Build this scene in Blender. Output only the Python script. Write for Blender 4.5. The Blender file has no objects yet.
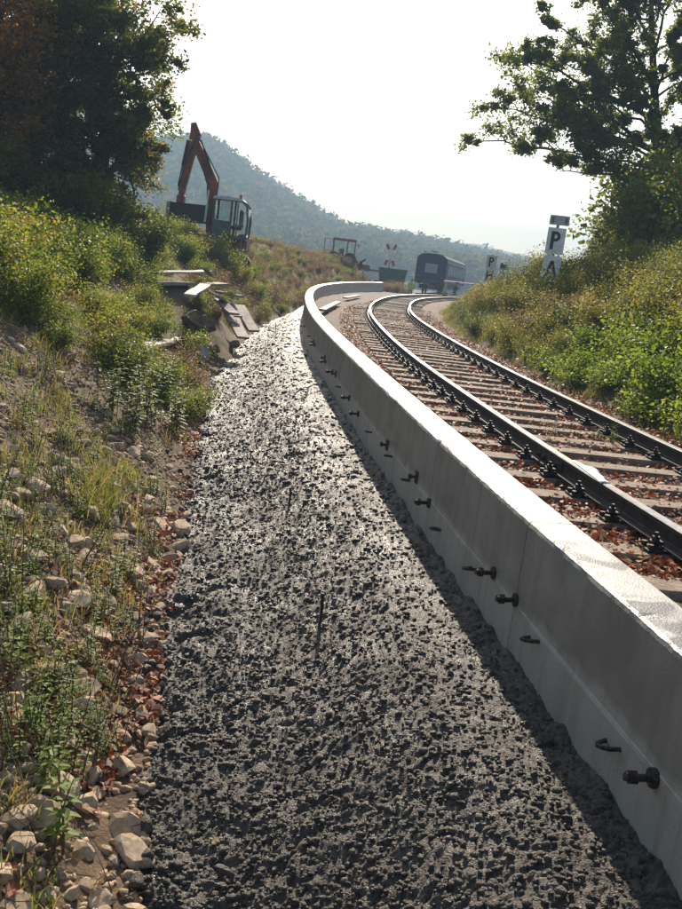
import bpy, bmesh, math, random
import numpy as np
from mathutils import Vector, Matrix
R = math.radians
random.seed(7); rng = np.random.default_rng(11)
scn = bpy.context.scene
C = scn.collection

# ------------------------------------------------------------------ camera
F, HZ, ROLL, HCAM = 900.0, 266.0, R(7.0), 1.306
PITCH = math.atan((454.5 - HZ) * math.cos(ROLL) / F)
cR, sR, cP, sP = math.cos(ROLL), math.sin(ROLL), math.cos(PITCH), math.sin(PITCH)
cam = bpy.data.cameras.new('camera'); camo = bpy.data.objects.new('camera', cam); C.objects.link(camo)
cam.sensor_fit = 'VERTICAL'; cam.sensor_height = 36.0; cam.lens = F / 909 * 36
cam.clip_start = 0.05; cam.clip_end = 6000
_r0, _u0, _f0 = Vector((1, 0, 0)), Vector((0, sP, cP)), Vector((0, cP, -sP))
_r = cR * _r0 + sR * _u0; _u = -sR * _r0 + cR * _u0
M = Matrix((_r, _u, -_f0)).transposed().to_4x4(); M.translation = (0, 0, HCAM)
camo.matrix_world = M
scn.camera = camo

# ------------------------------------------------------------------ sky, sun, exposure
SUN_AZ, SUN_EL = R(-1.0), R(30.0)          # straight ahead, a little to the right, autumn height
w = bpy.data.worlds.new('World'); scn.world = w; w.use_nodes = True
nt = w.node_tree; bg = nt.nodes['Background']
sky = nt.nodes.new('ShaderNodeTexSky'); sky.sky_type = 'NISHITA'; sky.sun_disc = False
sky.sun_elevation = SUN_EL; sky.sun_rotation = SUN_AZ
sky.air_density = 1.0; sky.dust_density = 1.8; sky.ozone_density = 1.0
nt.links.new(sky.outputs[0], bg.inputs[0]); bg.inputs[1].default_value = 0.085
sl = bpy.data.lights.new('sun', 'SUN'); sl.energy = 5.0; sl.angle = R(0.6); sl.color = (1.0, 0.885, 0.73)
so = bpy.data.objects.new('sun', sl); C.objects.link(so)
sdir = Vector((math.sin(SUN_AZ) * math.cos(SUN_EL), math.cos(SUN_AZ) * math.cos(SUN_EL), math.sin(SUN_EL)))
so.rotation_euler = sdir.to_track_quat('Z', 'Y').to_euler()
scn.view_settings.view_transform = 'Standard'; scn.view_settings.look = 'None'
scn.view_settings.exposure = 1.0; scn.view_settings.gamma = 1.0
cy = scn.cycles
cy.use_denoising = True; cy.max_bounces = 6; cy.diffuse_bounces = 3; cy.glossy_bounces = 2
cy.transmission_bounces = 4; cy.volume_bounces = 0; cy.transparent_max_bounces = 6
cy.use_adaptive_sampling = True; cy.adaptive_threshold = 0.02; cy.caustics_reflective = False; cy.caustics_refractive = False

# ------------------------------------------------------------------ pixel <-> world
def pdir(px, py):
    x = (px - 341) / F; y = (454.5 - py) / F
    X = cR * x - sR * y; Y = sR * x + cR * y
    return np.array((X, cP + sP * Y, -sP + cP * Y))
def at_y(px, py, y):                       # point on that ray at forward distance y
    d = pdir(px, py); d = d * (y / d[1]); return Vector((d[0], d[1], d[2] + HCAM))
def at_z(px, py, z):
    d = pdir(px, py); d = d * ((z - HCAM) / d[2]); return Vector((d[0], d[1], d[2] + HCAM))
def proj(p):                               # world (N,3) -> pixels of the photograph
    p = np.atleast_2d(np.asarray(p, float)); X = p[:, 0]; Z = p[:, 2] - HCAM; Yw = p[:, 1]
    D = np.maximum(Yw * cP - Z * sP, 1e-3); Y = (Yw * sP + Z * cP) / D; X = X / D
    return np.stack([341 + F * (cR * X + sR * Y), 454.5 - F * (-sR * X + cR * Y), D], 1)

# ------------------------------------------------------------------ curves of the place
def spline(pts):
    pts = np.array(pts, float); x, y = pts[:, 0], pts[:, 1]; n = len(x); h = np.diff(x)
    A = np.eye(n); b = np.zeros(n)
    for i in range(1, n - 1):
        A[i, i - 1] = h[i - 1]; A[i, i] = 2 * (h[i - 1] + h[i]); A[i, i + 1] = h[i]
        b[i] = 6 * ((y[i + 1] - y[i]) / h[i] - (y[i] - y[i - 1]) / h[i - 1])
    m = np.linalg.solve(A, b)
    def f(q):
        q = np.clip(np.asarray(q, float), x[0], x[-1]); i = np.clip(np.searchsorted(x, q) - 1, 0, n - 2)
        t = q - x[i]; hh = h[i]
        return y[i] + t * ((y[i + 1] - y[i]) / hh - hh * (2 * m[i] + m[i + 1]) / 6) + t * t * m[i] / 2 + t ** 3 * (m[i + 1] - m[i]) / (6 * hh)
    return f
xw = spline([(-4, 2.42), (0, 1.89), (2, 1.62), (3.5, 1.40), (5.1, 1.13), (7.3, .785), (9.7, .435), (14.2, -.2), (20, -.94), (27.7, -1.65), (34.5, -2.06), (40, -2.22), (47.2, -2.1), (54.1, -1.59), (62.2, -.6), (67.4, .3), (75, 1.95)])
xr = spline([(-4, 3.45), (0, 2.87), (2, 2.58), (3.5, 2.37), (5.34, 2.1), (7.1, 1.85), (9.06, 1.61), (11.1, 1.38), (14.3, 1.06), (20.9, .63), (25.4, .45), (30.6, .37), (36, .49), (45.5, 1.1), (55.3, 2.23), (64.7, 3.98), (71, 5.6), (77, 8.0), (83, 11.2), (89, 15.4), (95, 21)])
WALL_Y1 = 73.0
def wtop(y): return 0.0066 * (np.asarray(y, float) - 6)
def sstep(a, b, x):
    t = np.clip((np.asarray(x, float) - a) / (b - a), 0, 1); return t * t * (3 - 2 * t)
def toe(y): return xw(y) - np.interp(y, [-4, 4, 20, 30, 38, 46, 80], [1.9, 2.05, 2.05, 1.5, 1.0, .6, .4])
def zt(y): return np.interp(y, [-4, 20, 40, 60, 80, 120], [-1.49, -1.45, -.9, -.45, -.35, -.8])

# noise ----------------------------------------------------------------------------------
def _h(ix, iy, s=0):
    n = (ix.astype(np.int64) * 374761393 + iy.astype(np.int64) * 668265263 + s * 974634777) & 0x7fffffff
    n = ((n ^ (n >> 13)) * 1274126177) & 0x7fffffff
    return ((n ^ (n >> 16)) & 0xffff) / 65535.0
def vnoise(x, y, s=0):
    x = np.asarray(x, float); y = np.asarray(y, float)
    ix, iy = np.floor(x), np.floor(y); fx, fy = x - ix, y - iy; fx = fx * fx * (3 - 2 * fx); fy = fy * fy * (3 - 2 * fy)
    a = _h(ix, iy, s) * (1 - fx) + _h(ix + 1, iy, s) * fx; b = _h(ix, iy + 1, s) * (1 - fx) + _h(ix + 1, iy + 1, s) * fx
    return (a * (1 - fy) + b * fy) * 2 - 1
def fbm(x, y, o=4, s=0):
    r = 0; a = 1; t = 0
    for k in range(o): r = r + a * vnoise(x * 2 ** k + 17 * k, y * 2 ** k - 9 * k, s + k); t += a; a *= .5
    return r / t
def pebbles(x, y, s=0, lo=.5):            # rounded stones: height of the nearest one
    ix, iy = np.floor(x), np.floor(y); best = np.zeros_like(x)
    for dx in (-1, 0, 1):
        for dy in (-1, 0, 1):
            cx, cyy = ix + dx, iy + dy
            px_ = cx + _h(cx, cyy, s); py_ = cyy + _h(cx, cyy, s + 1); r = lo + (.95 - lo) * _h(cx, cyy, s + 2)
            q = 1 - ((x - px_) ** 2 + (y - py_) ** 2) / (r * r)
            best = np.maximum(best, np.sqrt(np.maximum(q, 0)) * r)
    return best

# ground height ----------------------------------------------------------------------------
_ridge = [(pdir(px, py)) for px, py in ((-60, 150), (60, 146), (150, 140), (205, 138), (226, 150), (243, 166), (262, 180), (300, 203), (340, 224), (380, 232), (420, 240), (470, 252), (520, 262), (600, 279), (700, 296))]
_ra = np.array([d[0] / d[1] for d in _ridge]); _re = np.array([d[2] / d[1] for d in _ridge])
_far = [(pdir(px, py)) for px, py in ((300, 225), (400, 236), (440, 243), (480, 247), (520, 256), (560, 266), (640, 280), (760, 296))]
_fa = np.array([d[0] / d[1] for d in _far]); _fe = np.array([d[2] / d[1] for d in _far])
def T(x, y):
    x, y = np.broadcast_arrays(np.asarray(x, float), np.asarray(y, float))
    e = toe(y) - x; z0 = zt(y); ee = np.maximum(e - .25, 0)
    hc = np.interp(y, [-10, 42, 60, 75, 84, 95], [2.6, 2.5, 2.3, 2.1, 1.5, .1])
    zl = z0 + hc * np.tanh(np.interp(y, [50, 62], [.66, .9]) * ee / hc) + .05 * np.clip(e, 0, 10) * np.interp(y, [0, 60, 80], [1, 1, 0]) + np.clip(e / 1.0, 0, 1) * (.13 * fbm(x * .7, y * .7, 4, 3) + .035 * fbm(x * 4, y * 4, 2, 9))
    e2 = x - (xr(y) + 1.5 + np.interp(y, [0, 25, 42, 60], [.75, 1.0, 1.5, 2.5]))
    hr = np.interp(y, [-10, 34, 46, 58, 70], [2.7, 2.5, 1.3, .3, .02])
    zr = -.32 + hr * np.tanh(.62 * np.maximum(e2, 0) / hr) + .04 * np.clip(e2, 0, 12) * np.interp(y, [0, 40, 60], [1, 1, 0]) + np.clip(e2, 0, 1) * .12 * fbm(x * .7, y * .7, 3, 5)
    z = np.where(e > 0, zl, np.where(e2 > 0, zr, np.where((x < xw(y) + .1) & (y < 75), z0 - .18, -.55)))
    z = z + np.where(e > 0, .62 * np.exp(-((x + 4.75) / 1.2) ** 2 - ((y - 25.4) / 1.5) ** 2) + .3 * np.exp(-((x + 3.75) / .7) ** 2 - ((y - 23.6) / 1.2) ** 2), 0)
    z = np.where(y > 80, z + (-.6 - z) * sstep(80, 115, y), z)
    a = x / np.maximum(y, 1)
    tgt = (np.interp(a, _ra, _re) * 600 + HCAM - 9.0)
    tgt2 = (np.interp(a, _fa, _fe) * 1050 + HCAM)
    z = z + (tgt + 3 * fbm(x * .02, y * .02, 3, 21)) * sstep(250, 600, y) - sstep(60, 170, y) * (1 - sstep(300, 560, y)) * 3
    z = np.where(y > 600, z + (tgt2 + 8 * fbm(x * .01, y * .01, 3, 31) - z) * sstep(740, 1080, y), z)
    return z

# ------------------------------------------------------------------ object helpers
def link(o, parent=None):
    C.objects.link(o)
    if parent is not None: o.parent = parent
    return o
def mesh(name, V, Fc, mat, parent=None, smooth=False, tint=None, mats=None, midx=None):
    """V (N,3); Fc list of faces or (K,3)/(K,4) array -> ONE mesh object"""
    me = mesh_data(name, V, Fc, mat, smooth, tint, mats, midx)
    return link(bpy.data.objects.new(name, me), parent)
def mesh_data(name, V, Fc, mat, smooth=False, tint=None, mats=None, midx=None):
    me = bpy.data.meshes.new(name); V = np.asarray(V, float).reshape(-1, 3)
    if isinstance(Fc, np.ndarray):
        k = Fc.shape[1]; n = len(Fc)
        me.vertices.add(len(V)); me.vertices.foreach_set('co', V.ravel())
        me.loops.add(n * k); me.loops.foreach_set('vertex_index', Fc.ravel().astype(np.int32))
        me.polygons.add(n); me.polygons.foreach_set('loop_start', np.arange(0, n * k, k, dtype=np.int32))
        me.polygons.foreach_set('loop_total', np.full(n, k, dtype=np.int32))
        me.update(calc_edges=True)
    else:
        me.from_pydata([tuple(v) for v in V], [], [tuple(int(i) for i in f) for f in Fc])
    if tint is not None:
        at = me.attributes.new('tint', 'FLOAT', 'POINT'); at.data.foreach_set('value', np.asarray(tint, np.float32))
    for m in (mats or [mat]): me.materials.append(m)
    if midx is not None: me.polygons.foreach_set('material_index', np.asarray(midx, np.int32))
    if smooth: me.polygons.foreach_set('use_smooth', np.ones(len(me.polygons), bool))
    me.update(); return me
class MB:                                  # mesh builder for the built objects
    def __init__(s): s.v = []; s.f = []
    def add(s, V, Fc):
        b = len(s.v); s.v += [tuple(v) for v in V]; s.f += [tuple(i + b for i in f) for f in Fc]; return s
    def box(s, c, d, rot=None, bev=0.0):
        c = Vector(c); hx, hy, hz = [q / 2 for q in d]
        if bev <= 0:
            P = [Vector((sx * hx, sy * hy, sz * hz)) for sz in (-1, 1) for sx, sy in ((-1, -1), (1, -1), (1, 1), (-1, 1))]
            Fc = [(3, 2, 1, 0), (4, 5, 6, 7)] + [(i, (i + 1) % 4, 4 + (i + 1) % 4, 4 + i) for i in range(4)]
        else:
            bm = bmesh.new(); bmesh.ops.create_cube(bm, size=1.0, matrix=Matrix.Diagonal((2 * hx, 2 * hy, 2 * hz, 1)))
            bmesh.ops.bevel(bm, geom=bm.edges[:], offset=bev, segments=1, affect='EDGES')
            bm.verts.index_update(); P = [v.co.copy() for v in bm.verts]; Fc = [tuple(v.index for v in f.verts) for f in bm.faces]; bm.free()
        if rot is not None: P = [rot @ p for p in P]
        return s.add([p + c for p in P], Fc)
    def tube(s, pts, rad, n=8, caps=True):
        pts = [Vector(p) for p in pts]; rs = rad if isinstance(rad, (list, tuple)) else [rad] * len(pts)
        V = []; Fc = []; prev = None
        for i, p in enumerate(pts):
            t = (pts[min(i + 1, len(pts) - 1)] - pts[max(i - 1, 0)]).normalized()
            a = prev if prev is not None else (Vector((0, 0, 1)) if abs(t.z) < .9 else Vector((1, 0, 0)))
            a = (a - t * a.dot(t)).normalized(); b = t.cross(a); prev = a
            for k in range(n):
                q = 2 * math.pi * k / n; V.append(p + (a * math.cos(q) + b * math.sin(q)) * rs[i])
        for i in range(len(pts) - 1):
            for k in range(n): Fc.append((i * n + k, i * n + (k + 1) % n, (i + 1) * n + (k + 1) % n, (i + 1) * n + k))
        if caps: Fc.append(tuple(range(n - 1, -1, -1))); Fc.append(tuple((len(pts) - 1) * n + k for k in range(n)))
        return s.add(V, Fc)
    def prism(s, poly, off):               # polygon (3-D points) pushed along off
        n = len(poly); off = Vector(off); P = [Vector(p) for p in poly]
        return s.add(P + [p + off for p in P], [tuple(range(n - 1, -1, -1)), tuple(range(n, 2 * n))] + [(i, (i + 1) % n, n + (i + 1) % n, n + i) for i in range(n)])
    def build(s, name, mat, parent=None, smooth=False): return mesh(name, s.v, s.f, mat, parent, smooth)
    def data(s, name, mat, smooth=False): return mesh_data(name, s.v, s.f, mat, smooth)
def tag(o, label=None, cat=None, group=None, kind=None):
    for k, v in (('label', label), ('category', cat), ('group', group), ('kind', kind)):
        if v: o[k] = v
    return o
def empty(name, loc=(0, 0, 0), rz=0.0):
    o = bpy.data.objects.new(name, None); o.location = loc; o.rotation_euler = (0, 0, rz); o.empty_display_size = .1
    return link(o)
def child(name, me, parent, loc=(0, 0, 0), rot=(0, 0, 0), sc=(1, 1, 1)):
    o = bpy.data.objects.new(name, me); o.location = loc; o.rotation_euler = rot; o.scale = sc
    return link(o, parent)

# ------------------------------------------------------------------ materials
MATS = {}
def mat(name, col, col2=None, scale=6.0, rough=.8, bump=0.0, bscale=None, metal=0.0, detail=6, spec=.3, obj=False, contrast=(.35, .65)):
    m = bpy.data.materials.new(name); m.use_nodes = True; N = m.node_tree.nodes; L = m.node_tree.links; P = N['Principled BSDF']
    P.inputs['Roughness'].default_value = rough; P.inputs['Metallic'].default_value = metal; P.inputs['Specular IOR Level'].default_value = spec
    tc = N.new('ShaderNodeTexCoord'); src = tc.outputs['Object']
    if not obj:
        g = N.new('ShaderNodeNewGeometry'); src = g.outputs['Position']
    nz = N.new('ShaderNodeTexNoise'); nz.inputs['Scale'].default_value = scale; nz.inputs['Detail'].default_value = detail; L.new(src, nz.inputs['Vector'])
    rp = N.new('ShaderNodeValToRGB'); L.new(nz.outputs['Fac'], rp.inputs[0])
    c2 = col2 or tuple(c * .7 for c in col)
    rp.color_ramp.elements[0].position = contrast[0]; rp.color_ramp.elements[1].position = contrast[1]
    rp.color_ramp.elements[0].color = (*c2, 1); rp.color_ramp.elements[1].color = (*col, 1)
    L.new(rp.outputs[0], P.inputs['Base Color'])
    if bump:
        b = N.new('ShaderNodeBump'); b.inputs['Strength'].default_value = bump; b.inputs['Distance'].default_value = .02
        n2 = N.new('ShaderNodeTexNoise'); n2.inputs['Scale'].default_value = bscale or scale * 6; n2.inputs['Detail'].default_value = 5; L.new(src, n2.inputs['Vector'])
        L.new(n2.outputs['Fac'], b.inputs['Height']); L.new(b.outputs[0], P.inputs['Normal'])
    MATS[name] = m; m['n'] = name
    return m
def nodes(m): return m.node_tree.nodes, m.node_tree.links, m.node_tree.nodes['Principled BSDF']
def leafmat(name, stops, trans=.45, rough=.55, spec=.18):
    m = bpy.data.materials.new(name); m.use_nodes = True; N, L, P = nodes(m)
    at = N.new('ShaderNodeAttribute'); at.attribute_name = 'tint'; at.attribute_type = 'GEOMETRY'
    oi = N.new('ShaderNodeObjectInfo'); ad = N.new('ShaderNodeMath'); ad.operation = 'MULTIPLY_ADD'; ad.inputs[1].default_value = .3; L.new(oi.outputs['Random'], ad.inputs[0])
    sb = N.new('ShaderNodeMath'); sb.operation = 'SUBTRACT'; sb.inputs[1].default_value = .15; L.new(at.outputs['Fac'], sb.inputs[0]); L.new(sb.outputs[0], ad.inputs[2])
    rp = N.new('ShaderNodeValToRGB'); L.new(ad.outputs[0], rp.inputs[0])
    e = rp.color_ramp.elements
    while len(e) < len(stops): e.new(.5)
    for k, (p, c) in enumerate(stops): e[k].position = p; e[k].color = (*c, 1)
    L.new(rp.outputs[0], P.inputs['Base Color']); P.inputs['Roughness'].default_value = rough; P.inputs['Specular IOR Level'].default_value = spec
    tr = N.new('ShaderNodeBsdfTranslucent')
    hs = N.new('ShaderNodeHueSaturation'); hs.inputs['Value'].default_value = 2.1; hs.inputs['Saturation'].default_value = 1.12; hs.inputs['Hue'].default_value = .49
    L.new(rp.outputs[0], hs.inputs['Color']); L.new(hs.outputs[0], tr.inputs['Color'])
    mx = N.new('ShaderNodeMixShader'); mx.inputs[0].default_value = trans
    L.new(P.outputs[0], mx.inputs[1]); L.new(tr.outputs[0], mx.inputs[2]); L.new(mx.outputs[0], N['Material Output'].inputs[0])
    return m
def plain(name, col, rough=.6, metal=0.0, spec=.4):
    return mat(name, col, tuple(c * .75 for c in col), 9, rough, .1, 40, metal, spec=spec, obj=True)

earth = mat('earth', (.155, .098, .055), (.06, .04, .025), 3.5, .95, .9, 30, contrast=(.3, .7))
hillm = mat('hill_ground', (.07, .085, .04), (.05, .06, .03), .1, .95)
L_LEFT = leafmat('leaf_weed', [(0, (.05, .075, .016)), (.45, (.09, .125, .022)), (.75, (.16, .17, .03)), (.92, (.24, .19, .045)), (1, (.26, .14, .05))], .5)
L_DRY = leafmat('leaf_dry', [(0, (.09, .055, .025)), (.5, (.16, .10, .04)), (.8, (.13, .12, .04)), (1, (.22, .15, .06))], .35)
L_RIGHT = leafmat('leaf_bank', [(0, (.06, .072, .018)), (.45, (.11, .118, .026)), (.8, (.17, .155, .04)), (1, (.24, .15, .05))], .5)
L_RDRY = leafmat('leaf_bank_brown', [(0, (.09, .07, .03)), (.5, (.13, .10, .035)), (1, (.2, .13, .06))], .4)
L_BRAM2 = leafmat('leaf_bank_yellow', [(0, (.09, .10, .022)), (.6, (.15, .15, .035)), (1, (.2, .17, .04))])
L_RDARK = leafmat('leaf_bank_dark', [(0, (.04, .06, .02)), (.6, (.065, .085, .025)), (1, (.10, .11, .03))])
L_SAP = leafmat('leaf_sapling', [(0, (.08, .14, .025)), (.6, (.14, .21, .035)), (1, (.2, .24, .05))], .5)
L_BRAM = leafmat('leaf_bramble', [(0, (.06, .095, .02)), (.6, (.12, .165, .03)), (1, (.2, .2, .045))], .5)
L_OAK = leafmat('leaf_oak', [(0, (.065, .085, .018)), (.6, (.105, .13, .026)), (.9, (.16, .16, .034)), (1, (.28, .16, .045))], .58)
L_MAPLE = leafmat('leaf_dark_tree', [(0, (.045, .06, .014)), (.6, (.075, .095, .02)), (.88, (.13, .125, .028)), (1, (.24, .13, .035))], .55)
L_RUST = leafmat('leaf_rusty_tree', [(0, (.13, .095, .025)), (.5, (.26, .15, .04)), (1, (.40, .2, .05))], .6)
L_YEL = leafmat('leaf_yellow', [(0, (.18, .16, .02)), (.5, (.38, .25, .02)), (1, (.45, .2, .03))], .5)
L_WOOD = leafmat('leaf_far', [(0, (.035, .05, .02)), (.5, (.06, .07, .025)), (.8, (.09, .085, .03)), (1, (.12, .075, .035))], .3, .9, 0.0)
L_GRASS = leafmat('grass_blade', [(0, (.07, .10, .025)), (.5, (.12, .14, .035)), (1, (.27, .2, .08))], .4)
L_FALL = leafmat('fallen_leaf', [(0, (.10, .035, .018)), (.35, (.2, .06, .025)), (.65, (.3, .10, .04)), (.85, (.24, .15, .08)), (1, (.32, .22, .12))], .15, .6)
bark = mat('bark', (.075, .06, .045), (.03, .025, .02), 12, .9, .6, 40)
stemm = mat('stem', (.10, .075, .04), (.05, .04, .025), 20, .8)
twigm = mat('dry_stalk', (.17, .12, .075), (.08, .055, .035), 20, .8)

# ------------------------------------------------------------------ vegetation builders
def leaves(cent, size, tint=None, up=.35, droop=0.0, r=rng):
    """kite shaped folded leaves, one quad each, facing at random"""
    n = len(cent); cent = np.asarray(cent, float)
    a = r.normal(size=(n, 3)); a[:, 2] = a[:, 2] * .6 - droop; a /= np.linalg.norm(a, axis=1, keepdims=True)
    nb = r.normal(size=(n, 3)); nb[:, 2] += up * 3; b = np.cross(a, nb); b /= np.linalg.norm(b, axis=1, keepdims=True) + 1e-9
    c = np.cross(b, a)
    s = (size * np.exp(r.normal(0, .26, n)))[:, None] if np.isscalar(size) else np.asarray(size)[:, None]
    V = np.empty((n, 4, 3)); V[:, 0] = cent - a * s * .5; V[:, 2] = cent + a * s * .5
    V[:, 1] = cent + b * s * .34 + c * s * .12; V[:, 3] = cent - b * s * .34 + c * s * .12
    Fq = np.arange(n * 4).reshape(n, 4)
    t = r.uniform(0, 1, n) if tint is None else np.clip(tint, 0, 1)
    return V.reshape(-1, 3), Fq, np.repeat(t, 4)
def bush_mesh(seed, n, rad, h, size, lm, stems=9, clump=26, fill=.55):
    """arching stems, leaf clumps strung along them -> (leaf mesh, stem mesh)"""
    r = np.random.default_rng(seed); mb = MB(); P = []; Tn = []
    for k in range(stems):
        az = r.uniform(0, 2 * math.pi); rr = rad * r.uniform(.25, 1.0); hh = h * r.uniform(.55, 1.1)
        pts = []
        for q in np.linspace(0, 1, 6):
            pts.append(Vector((math.cos(az) * rr * q ** 1.2 + r.normal() * .02, math.sin(az) * rr * q ** 1.2 + r.normal() * .02, hh * (q ** .8) * (1 - .18 * q * q) - .05)))
        mb.tube(pts, [.011, .010, .008, .006, .004, .003], 4, False)
        m = n // stems; q = r.uniform(.12, 1, m) ** .8 * 5; i = np.minimum(q.astype(int), 4); f = (q - i)[:, None]
        A = np.array([tuple(p) for p in pts]); base = A[i] * (1 - f) + A[i + 1] * f
        tt = r.uniform(0, 1, max(1, m // clump)); cl = r.normal(size=(max(1, m // clump), 3)) * (.11 * rad + .05)
        j = r.integers(0, len(tt), m)
        P.append(base + cl[j] + r.normal(size=(m, 3)) * (.07 * rad + .03)); Tn.append(tt[j] * .6 + r.uniform(0, .4, m))
    P = np.concatenate(P); P[:, 2] = np.abs(P[:, 2])
    V, Fq, tn = leaves(P, size, np.concatenate(Tn), r=r)
    return mesh_data('leaves', V, Fq, lm, tint=tn), mb.data('stems', stemm)
def weed_mesh(seed, stems, h, size, lm, pairs=9, stalk=None):
    """upright stalks with paired leaves, bigger low down"""
    r = np.random.default_rng(seed); mb = MB(); V = []; Fq = []; tn = []; nb = 0
    for k in range(stems):
        bx, by = r.normal(size=2) * .05 * (stems > 1); le = r.normal(size=2) * .16 * h; hh = h * r.uniform(.6, 1.15); t0 = r.uniform(0, .6)
        pt = lambda q: np.array((bx + le[0] * q * q, by + le[1] * q * q, hh * q - .03 * (1 - q)))
        mb.tube([pt(q) for q in np.linspace(0, 1, 5)], [.006, .005, .004, .003, .002], 4, False)
        for p in range(pairs):
            q = .15 + .85 * (p + r.uniform(0, .8)) / pairs; c = pt(q); az = p * 1.57 + r.uniform(-.5, .5); s = size * (1.25 - .75 * q) * r.uniform(.7, 1.2)
            for sg in (0, math.pi):
                d = np.array((math.cos(az + sg), math.sin(az + sg), r.uniform(-.25, .35))); d /= np.linalg.norm(d); b = np.cross(d, (0, 0, 1)); b /= np.linalg.norm(b); u = np.cross(b, d)
                o = c + d * s * .12
                V += [o, o + d * s * .3 + b * s * .3 + u * s * .07, o + d * s * .7 + b * s * .22 + u * s * .03, o + d * s * 1.05 - u * s * .12, o + d * s * .7 - b * s * .22 + u * s * .03, o + d * s * .3 - b * s * .3 + u * s * .07]
                i = nb; nb += 6; Fq += [(i, i + 1, i + 2, i + 3), (i, i + 3, i + 4, i + 5)]; tn += [np.clip(t0 + r.uniform(0, .4), 0, 1)] * 6
    return mesh_data('leaves', np.array(V), np.array(Fq), lm, tint=tn), mb.data('stems', stalk or stemm)
def plant(name, pair, loc, sc, label, cat, group, rz=None, tilt=0.0):
    o = empty(name, loc, random.uniform(0, 6.28) if rz is None else rz); o.scale = (sc, sc, sc * random.uniform(.85, 1.15))
    o.rotation_euler[0] = random.uniform(-tilt, tilt); o.rotation_euler[1] = random.uniform(-tilt, tilt)
    child('leaves', pair[0], o); child('stems', pair[1], o)
    return tag(o, label, cat, group)
def tube_np(pts, rad, n=5):
    pts = np.asarray(pts, float); t = np.gradient(pts, axis=0); t /= np.linalg.norm(t, axis=1, keepdims=True) + 1e-9
    ref = np.where(np.abs(t[:, 2:3]) > .9, np.array([[1., 0, 0]]), np.array([[0., 0, 1.]]))
    a = np.cross(t, ref); a /= np.linalg.norm(a, axis=1, keepdims=True); b = np.cross(t, a)
    q = np.linspace(0, 2 * math.pi, n, endpoint=False)
    V = pts[:, None] + (a[:, None] * np.cos(q)[None, :, None] + b[:, None] * np.sin(q)[None, :, None]) * np.asarray(rad)[:, None, None]
    i = np.arange(len(pts) - 1)[:, None] * n; k = np.arange(n)[None]; k2 = (k + 1) % n
    Fq = np.stack([i + k, i + k2, i + n + k2, i + n + k], -1).reshape(-1, 4)
    return V.reshape(-1, 3), Fq
def bez(p0, p1, lift, n=8, wob=.0, r=rng):
    p0, p1 = np.array(p0, float), np.array(p1, float); t = np.linspace(0, 1, n)[:, None]
    mid = (p0 + p1) / 2 + np.array((0, 0, lift))
    P = (1 - t) ** 2 * p0 + 2 * t * (1 - t) * mid + t * t * p1
    if wob: P[1:] += r.normal(size=(n - 1, 3)) * wob
    return P
def tree(name, trunk, limbs, lm, n_leaf, size, seed, sub=7, twig=5, spread=.35, reach=.42, rad0=.05, start=.3, up=.15):
    """trunk: polyline with radii; limbs: polylines; smaller branches and twigs carry the leaves.  -> empty > trunk, branches, crown"""
    r = np.random.default_rng(seed)
    root = empty(name, tuple(trunk[0][0]))
    o = np.array(trunk[0][0], float)
    tv, tf = tube_np([np.array(p) - o for p, _ in trunk], [q for _, q in trunk], 9)
    mesh('trunk', tv, tf, bark, root, True)
    BV, BF, nb, tips, wts = [], [], 0, [], []
    def addtube(P, rad):
        nonlocal nb
        v, f = tube_np(P - o, rad, 5); BV.append(v); BF.append(f + nb); nb += len(v)
    for (P, rad) in limbs:
        P = np.asarray(P); addtube(P, np.linspace(rad, rad * .22, len(P)))
        L = np.linalg.norm(np.diff(P, axis=0), axis=1).sum()
        for s in range(sub):
            q = start + (1 - start) * (s + r.uniform(0, 1)) / sub; i = min(int(q * (len(P) - 1)), len(P) - 2); f = q * (len(P) - 1) - i
            b0 = P[i] * (1 - f) + P[i + 1] * f; d0 = P[i + 1] - P[i]; d0 /= np.linalg.norm(d0)
            d = d0 * .7 + r.normal(size=3) * .75 + np.array((0, 0, up)); d /= np.linalg.norm(d)
            ln = L * reach * r.uniform(.5, 1.1) * (1.15 - .5 * q)
            B = bez(b0, b0 + d * ln, ln * .12, 6, ln * .03, r); addtube(B, np.linspace(rad * .32, rad * .07, 6))
            for tw in range(twig):
                q2 = .25 + .75 * (tw + r.uniform(0, 1)) / twig; i2 = min(int(q2 * 5), 4)
                c0 = B[i2] * (1 - (q2 * 5 - i2)) + B[i2 + 1] * (q2 * 5 - i2)
                d2 = d * .6 + r.normal(size=3) * .7 + np.array((0, 0, up * .6)); d2 /= np.linalg.norm(d2); l2 = ln * .45 * r.uniform(.5, 1.1)
                W = bez(c0, c0 + d2 * l2, l2 * .05, 4, l2 * .04, r); addtube(W, np.linspace(rad * .09 + .004, .004, 4))
                tips.append((W, l2))
    mesh('branches', np.concatenate(BV), np.concatenate(BF), bark, root, True)
    per = max(3, n_leaf // max(1, len(tips))); pts, tn = [], []
    for W, l2 in tips:
        m = int(per * r.uniform(.4, 1.6)); i = r.integers(1, 4, m); f = r.uniform(0, 1, (m, 1)); ce = W[i - 1] * (1 - f) + W[i] * f
        pts.append(ce + r.normal(size=(m, 3)) * np.array((1, 1, .7)) * spread * l2 * .8); tn.append(np.clip(r.uniform(0, .75) + r.normal(size=m) * .18, 0, 1))
    V, Fq, t = leaves(np.concatenate(pts) - o, size, np.concatenate(tn), r=r)
    mesh('crown', V, Fq, lm, root, tint=t)
    return root

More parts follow.
